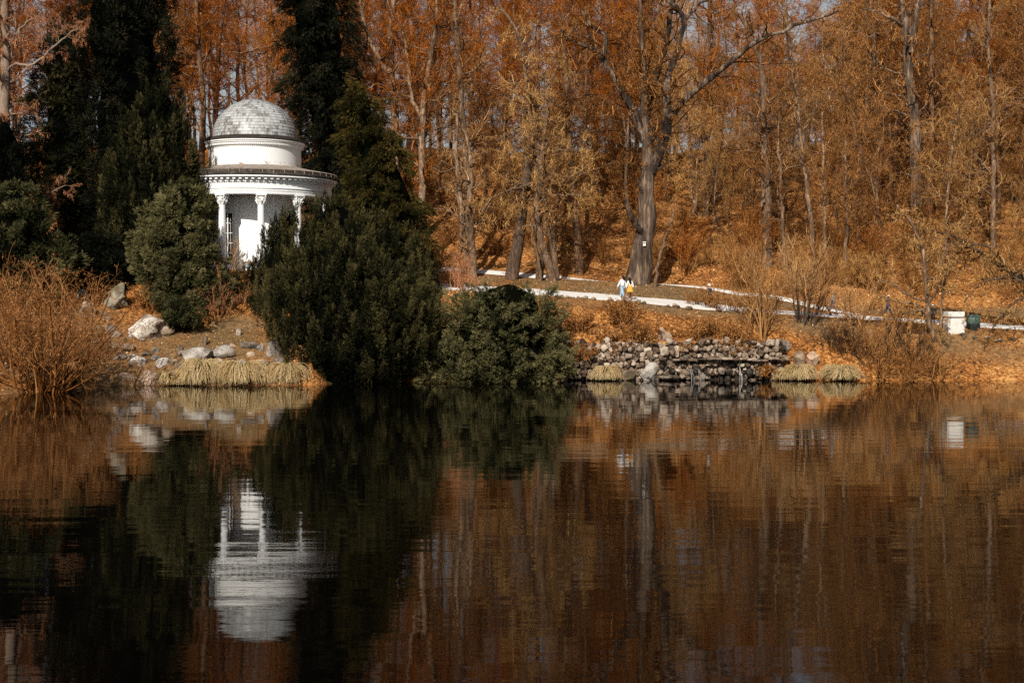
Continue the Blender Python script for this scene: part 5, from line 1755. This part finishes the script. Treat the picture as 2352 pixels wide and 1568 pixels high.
def place_brush(k, p, sc):
    rz = rng.uniform(0, 2 * PI)
    if not used[k]:
        o = US[k]; o.location = p; o.rotation_euler = (0, 0, rz); o.scale = (sc,) * 3
        o['label'] = LABS[k]; o['group'] = LABS[k].replace(' on the', 's on the')
        used[k] = True
    else:
        dup(US[k], p, rz, sc, LABS[k], LABS[k].replace(' on the', 's on the'))


n = 0
while n < 160:
    u = rng.uniform(430, 1080) if rng.random() < 0.9 else rng.uniform(150, 300)
    D = rng.uniform(122, 178) if rng.random() < 0.65 else rng.uniform(115.5, 130)
    lo = np.interp(u, [430, 640, 700, 760, 1080], [124.5, 122.5, 121, 116, 112.0])
    if D < lo: continue
    if u > 690 and rng.random() < 0.35: D = lo + rng.uniform(0, 6)
    k = rng.choice(4, p=[0.32, 0.28, 0.22, 0.18] if u > 650 else [0.2, 0.2, 0.3, 0.3])
    place_brush(k, G(u, D) - np.array([0, 0, 0.1]), rng.uniform(0.45, 1.05) * (0.7 if u < 680 and D < 128 else 1))
    n += 1

# ------------------------------------------------------------------ the wood on the slope: prototypes, then copies
PT = []


def proto(hgt, r, lean, twig, bark, leaves, **kw):
    a = rng.uniform(0, 2 * PI)
    n = 7
    z = np.linspace(0, hgt, n)
    wob = np.cumsum(rng.normal(size=(n, 2)) * 0.30, axis=0)
    pts = np.stack([wob[:, 0] + lean * z * math.cos(a) * z / hgt, wob[:, 1] + lean * z * math.sin(a) * z / hgt, z], -1)
    pts[0, :2] = 0
    limbs = [(pts, [r * 1.25, r, r * 0.9, r * 0.75, r * 0.55, r * 0.35, r * 0.12])]
    if kw.pop('fork', False):
        b = a + rng.uniform(1.5, 4)
        i = 2
        f = pts[i] + np.array([[0, 0, 0], [math.cos(b) * 0.6, math.sin(b) * 0.6, 2.5], [math.cos(b) * 1.6, math.sin(b) * 1.6, 6], [math.cos(b) * 2.0, math.sin(b) * 2.0, hgt * 0.62]])
        limbs.append((f, [r * 0.7, r * 0.6, r * 0.4, r * 0.12]))
    tr, cr = grow_tree(limbs, leaves=leaves, leafsize=0.11, **kw)
    o = thing('bare_tree', (0, 0, -80), 'x', 'tree')
    tr.obj('trunk', M[bark], o)
    cr.obj('crown', M[twig], o, smooth=False)
    return o


PK = dict(wob=0.22, n1=1.7, L1=(2.0, 4.6), n2=8, n3=7, n4=3, twr=0.013)
PT.append(proto(27, 0.18, 0.02, 'twig_orange', 'bark_far', 3500, t0=0.28, **PK))
PT.append(proto(25, 0.15, 0.05, 'twig_orange', 'bark_pale', 3500, t0=0.32, fork=True, **PK))
PT.append(proto(28, 0.20, 0.03, 'twig_orange', 'bark_far', 3000, t0=0.35, **PK))
PT.append(proto(24, 0.14, 0.04, 'twig_brown', 'bark_pale', 800, t0=0.22, fork=True, **PK))
PT.append(proto(26, 0.17, 0.04, 'twig_brown', 'bark_far', 800, t0=0.25, **PK))
PT.append(proto(21, 0.12, 0.06, 'twig_gold', 'bark_pale', 0, t0=0.2, **PK))
TL = ['rust-twigged bare tree in the dense wood behind the temple and cypress', 'rust-twigged bare tree on the slope between the cypress and the oak', 'brownish bare tree on the slope right of the oak']
usedt = [False] * len(PT)
spots = []
tries = 0
while len(spots) < 165 and tries < 6000:
    tries += 1
    u = rng.uniform(-70, 1095)
    D = 126 + 68 * rng.random() ** 0.85
    if u < 250 and D < 130: continue
    if abs(u - 655) < 60 and D < 134: continue
    if any(abs(u - a) < 9 and abs(D - b) < 9 for a, b in spots): continue
    # keep some sky windows open along the ridge
    if min(abs(u - c) - w_ for c, w_ in ((697, 14), (808, 22), (33, 10), (604, 9), (392, 10), (962, 10))) < 0 and rng.random() < 0.9: continue
    spots.append((u, D))
for (u, D) in spots:
    left = u < 640
    k = rng.choice(6, p=[0.34, 0.26, 0.22, 0.08, 0.08, 0.02] if left else [0.12, 0.10, 0.12, 0.26, 0.22, 0.18])
    lb = TL[0] if u < 400 else (TL[1] if u < 640 else TL[2])
    gp = lb.replace('bare tree', 'bare trees')
    p = G(u, D) - np.array([0, 0, 0.2])
    rz, sc = rng.uniform(0, 2 * PI), rng.uniform(0.85, 1.2)
    if not usedt[k]:
        o = PT[k]; o.location = p; o.rotation_euler = (0, 0, rz); o.scale = (sc,) * 3; o['label'] = lb; o['group'] = gp
        usedt[k] = True
    else:
        dup(PT[k], p, rz, sc, lb, gp)

# small low-branching trees between the tall ones
UK = dict(wob=0.24, n1=2.2, L1=(1.6, 3.6), n2=8, n3=7, n4=3, twr=0.011, t0=0.12, trop1=0.0, ang1=(45, 90))
UT = [proto(13, 0.10, 0.10, 'twig_brown', 'bark_far', 0, fork=True, **UK), proto(15, 0.11, 0.06, 'twig_gold', 'bark_pale', 0, **UK), proto(11, 0.08, 0.12, 'twig_brown', 'bark_far', 0, fork=True, **UK)]
usedu = [False] * 3
spots2 = []
tries = 0
while len(spots2) < 80 and tries < 5000:
    tries += 1
    u = rng.uniform(440, 1085)
    lo = np.interp(u, [430, 640, 700, 760, 1080], [124.5, 123.5, 122, 118, 115.0])
    D = lo + rng.uniform(0, 48) ** 1.0
    if abs(u - 655) < 50 and D < 130: continue
    if any(abs(u - a) < 8 and abs(D - b) < 6 for a, b in spots2): continue
    spots2.append((u, D))
for k_ in range(46):
    spots2.append((rng.uniform(330, 1080), rng.uniform(158, 190)))
for (u, D) in spots2:
    k = rng.integers(0, 3)
    lb = 'small twiggy low-branched tree on the slope left of the oak' if u < 640 else 'small twiggy low-branched tree on the slope right of the oak'
    gp = lb.replace('tree on', 'trees on')
    p = G(u, D) - np.array([0, 0, 0.2])
    rz, sc = rng.uniform(0, 2 * PI), rng.uniform(0.75, 1.2)
    if not usedu[k]:
        o = UT[k]; o.location = p; o.rotation_euler = (0, 0, rz); o.scale = (sc,) * 3; o['label'] = lb; o['group'] = gp
        usedu[k] = True
    else:
        dup(UT[k], p, rz, sc, lb, gp)

for o in US + PT + UT:            # a prototype that found no place is dropped
    if o['label'] == 'x':
        for ch in list(o.children):
            bpy.data.objects.remove(ch)
        bpy.data.objects.remove(o)

# ------------------------------------------------------------------ fallen leaves and dry grass
n = 150000
D = 86 + rng.random(n) ** 1.3 * 72
u = rng.uniform(-40, 1070, n)
x = (u - 512) * D / F
z = tz(x, D)
zn = zone_noise(x, D)
gw = grass_weight(u, x, D, zn)
df, du = path_dist(x, D)
keep = (z > 0.15) & (rng.random(n) > gw * 0.85) & (df > 2.7) & (du > 1.6)
keep &= ~((u > 560) & (u < 800) & (D < 101.6))
pos = np.stack([x, D, z + 0.03], -1)[keep]
mm = len(pos)
V, q, tt = leaf_quads(pos, 0.15 * rng.uniform(0.6, 1.4, mm), np.clip(rng.uniform(0.0, 1.0, mm) + 0.3 * zn[keep], 0, 1), flat=0.35)
o = MB().add(V, q, tint=tt).obj('fallen_leaves', M['litter'], smooth=False)
tag(o, 'orange brown fallen leaves covering the slopes', kind='stuff')
o['category'] = 'leaves'

n = 60000
u = rng.uniform(170, 1060, n)
D = np.where(u < 290, rng.uniform(96.5, 103, n), rng.uniform(102, 122, n))
x = (u - 512) * D / F
z = tz(x, D)
zn = zone_noise(x, D)
gw = grass_weight(u, x, D, zn)
df, du = path_dist(x, D)
keep = (rng.random(n) < gw) & (df > 2.75) & (du > 1.55)
pos = np.stack([x, D, z], -1)[keep]
m_ = len(pos)
hh = rng.uniform(0.05, 0.16, m_)
aa = rng.uniform(0, 2 * PI, m_)
wv = np.stack([np.cos(aa), np.sin(aa), np.zeros(m_)], -1) * 0.018
tip = pos + np.stack([rng.normal(size=m_) * 0.05, rng.normal(size=m_) * 0.05, hh], -1)
V = np.stack([pos - wv, pos + wv, tip], 1)
o = MB().add(V.reshape(-1, 3), tris=np.arange(3 * m_).reshape(-1, 3), tint=np.repeat(rng.uniform(0.1, 1, m_), 3)).obj('grass', M['grassblade'], smooth=False)
tag(o, 'short dry olive brown grass between the paths', kind='stuff')
o['category'] = 'grass'


# ------------------------------------------------------------------ camera and light
cam = bpy.data.cameras.new('camera')
cam.sensor_width = 36.0
cam.lens = F / 1024.0 * 36.0
cam.clip_start = 0.1
cam.clip_end = 12000
co = bpy.data.objects.new('camera', cam)
co.location = (0, 0, CAMZ)
co.rotation_euler = (PI / 2 - PITCH, 0, 0)
col.objects.link(co)
scene.camera = co

SUN_AZ = math.radians(-18)   # sun stands behind the viewer, to the left
SUN_EL = math.radians(37)
d = Vector((-math.sin(SUN_AZ) * math.cos(SUN_EL), math.cos(SUN_AZ) * math.cos(SUN_EL), -math.sin(SUN_EL)))
sl = bpy.data.lights.new('sun', 'SUN')
sl.energy = 5.0
sl.angle = math.radians(0.5)
sl.color = (1.0, 0.94, 0.84)
so = bpy.data.objects.new('sun', sl)
so.rotation_euler = d.to_track_quat('-Z', 'Y').to_euler()
so.location = (-30, -60, 80)
col.objects.link(so)

w = bpy.data.worlds.new('World')
scene.world = w
w.use_nodes = True
nt = w.node_tree
bg = nt.nodes['Background']
sky = nt.nodes.new('ShaderNodeTexSky')
sky.sky_type = 'NISHITA'
sky.sun_disc = False
sky.sun_elevation = SUN_EL
sky.sun_rotation = math.atan2(-d.x, -d.y)
sky.air_density = 1.0
sky.dust_density = 4.0
sky.ozone_density = 1.0
geo = nt.nodes.new('ShaderNodeTexCoord')
sep = nt.nodes.new('ShaderNodeSeparateXYZ')
nt.links.new(geo.outputs['Generated'], sep.inputs[0])
hz = nt.nodes.new('ShaderNodeMapRange')
hz.inputs['From Min'].default_value = 0.02
hz.inputs['From Max'].default_value = 0.5
hz.inputs['To Min'].default_value = 0.92
hz.inputs['To Max'].default_value = 0.0
nt.links.new(sep.outputs[2], hz.inputs['Value'])
mx = nt.nodes.new('ShaderNodeMix')      # pale spring haze towards the horizon
mx.data_type = 'RGBA'
nt.links.new(hz.outputs[0], mx.inputs[0])
nt.links.new(sky.outputs[0], mx.inputs[6])
mx.inputs[7].default_value = (11.0, 12.4, 13.0, 1)
nt.links.new(mx.outputs[2], bg.inputs[0])
bg.inputs[1].default_value = 0.05

scene.view_settings.view_transform = 'Standard'
scene.view_settings.look = 'None'
scene.view_settings.exposure = 0
scene.render.engine = 'CYCLES'
scene.cycles.max_bounces = 5
scene.cycles.diffuse_bounces = 2
scene.cycles.glossy_bounces = 3
scene.cycles.transmission_bounces = 2
scene.cycles.use_denoising = False
scene.cycles.sample_clamp_indirect = 3.0
scene.cycles.caustics_reflective = False
scene.render.film_transparent = False
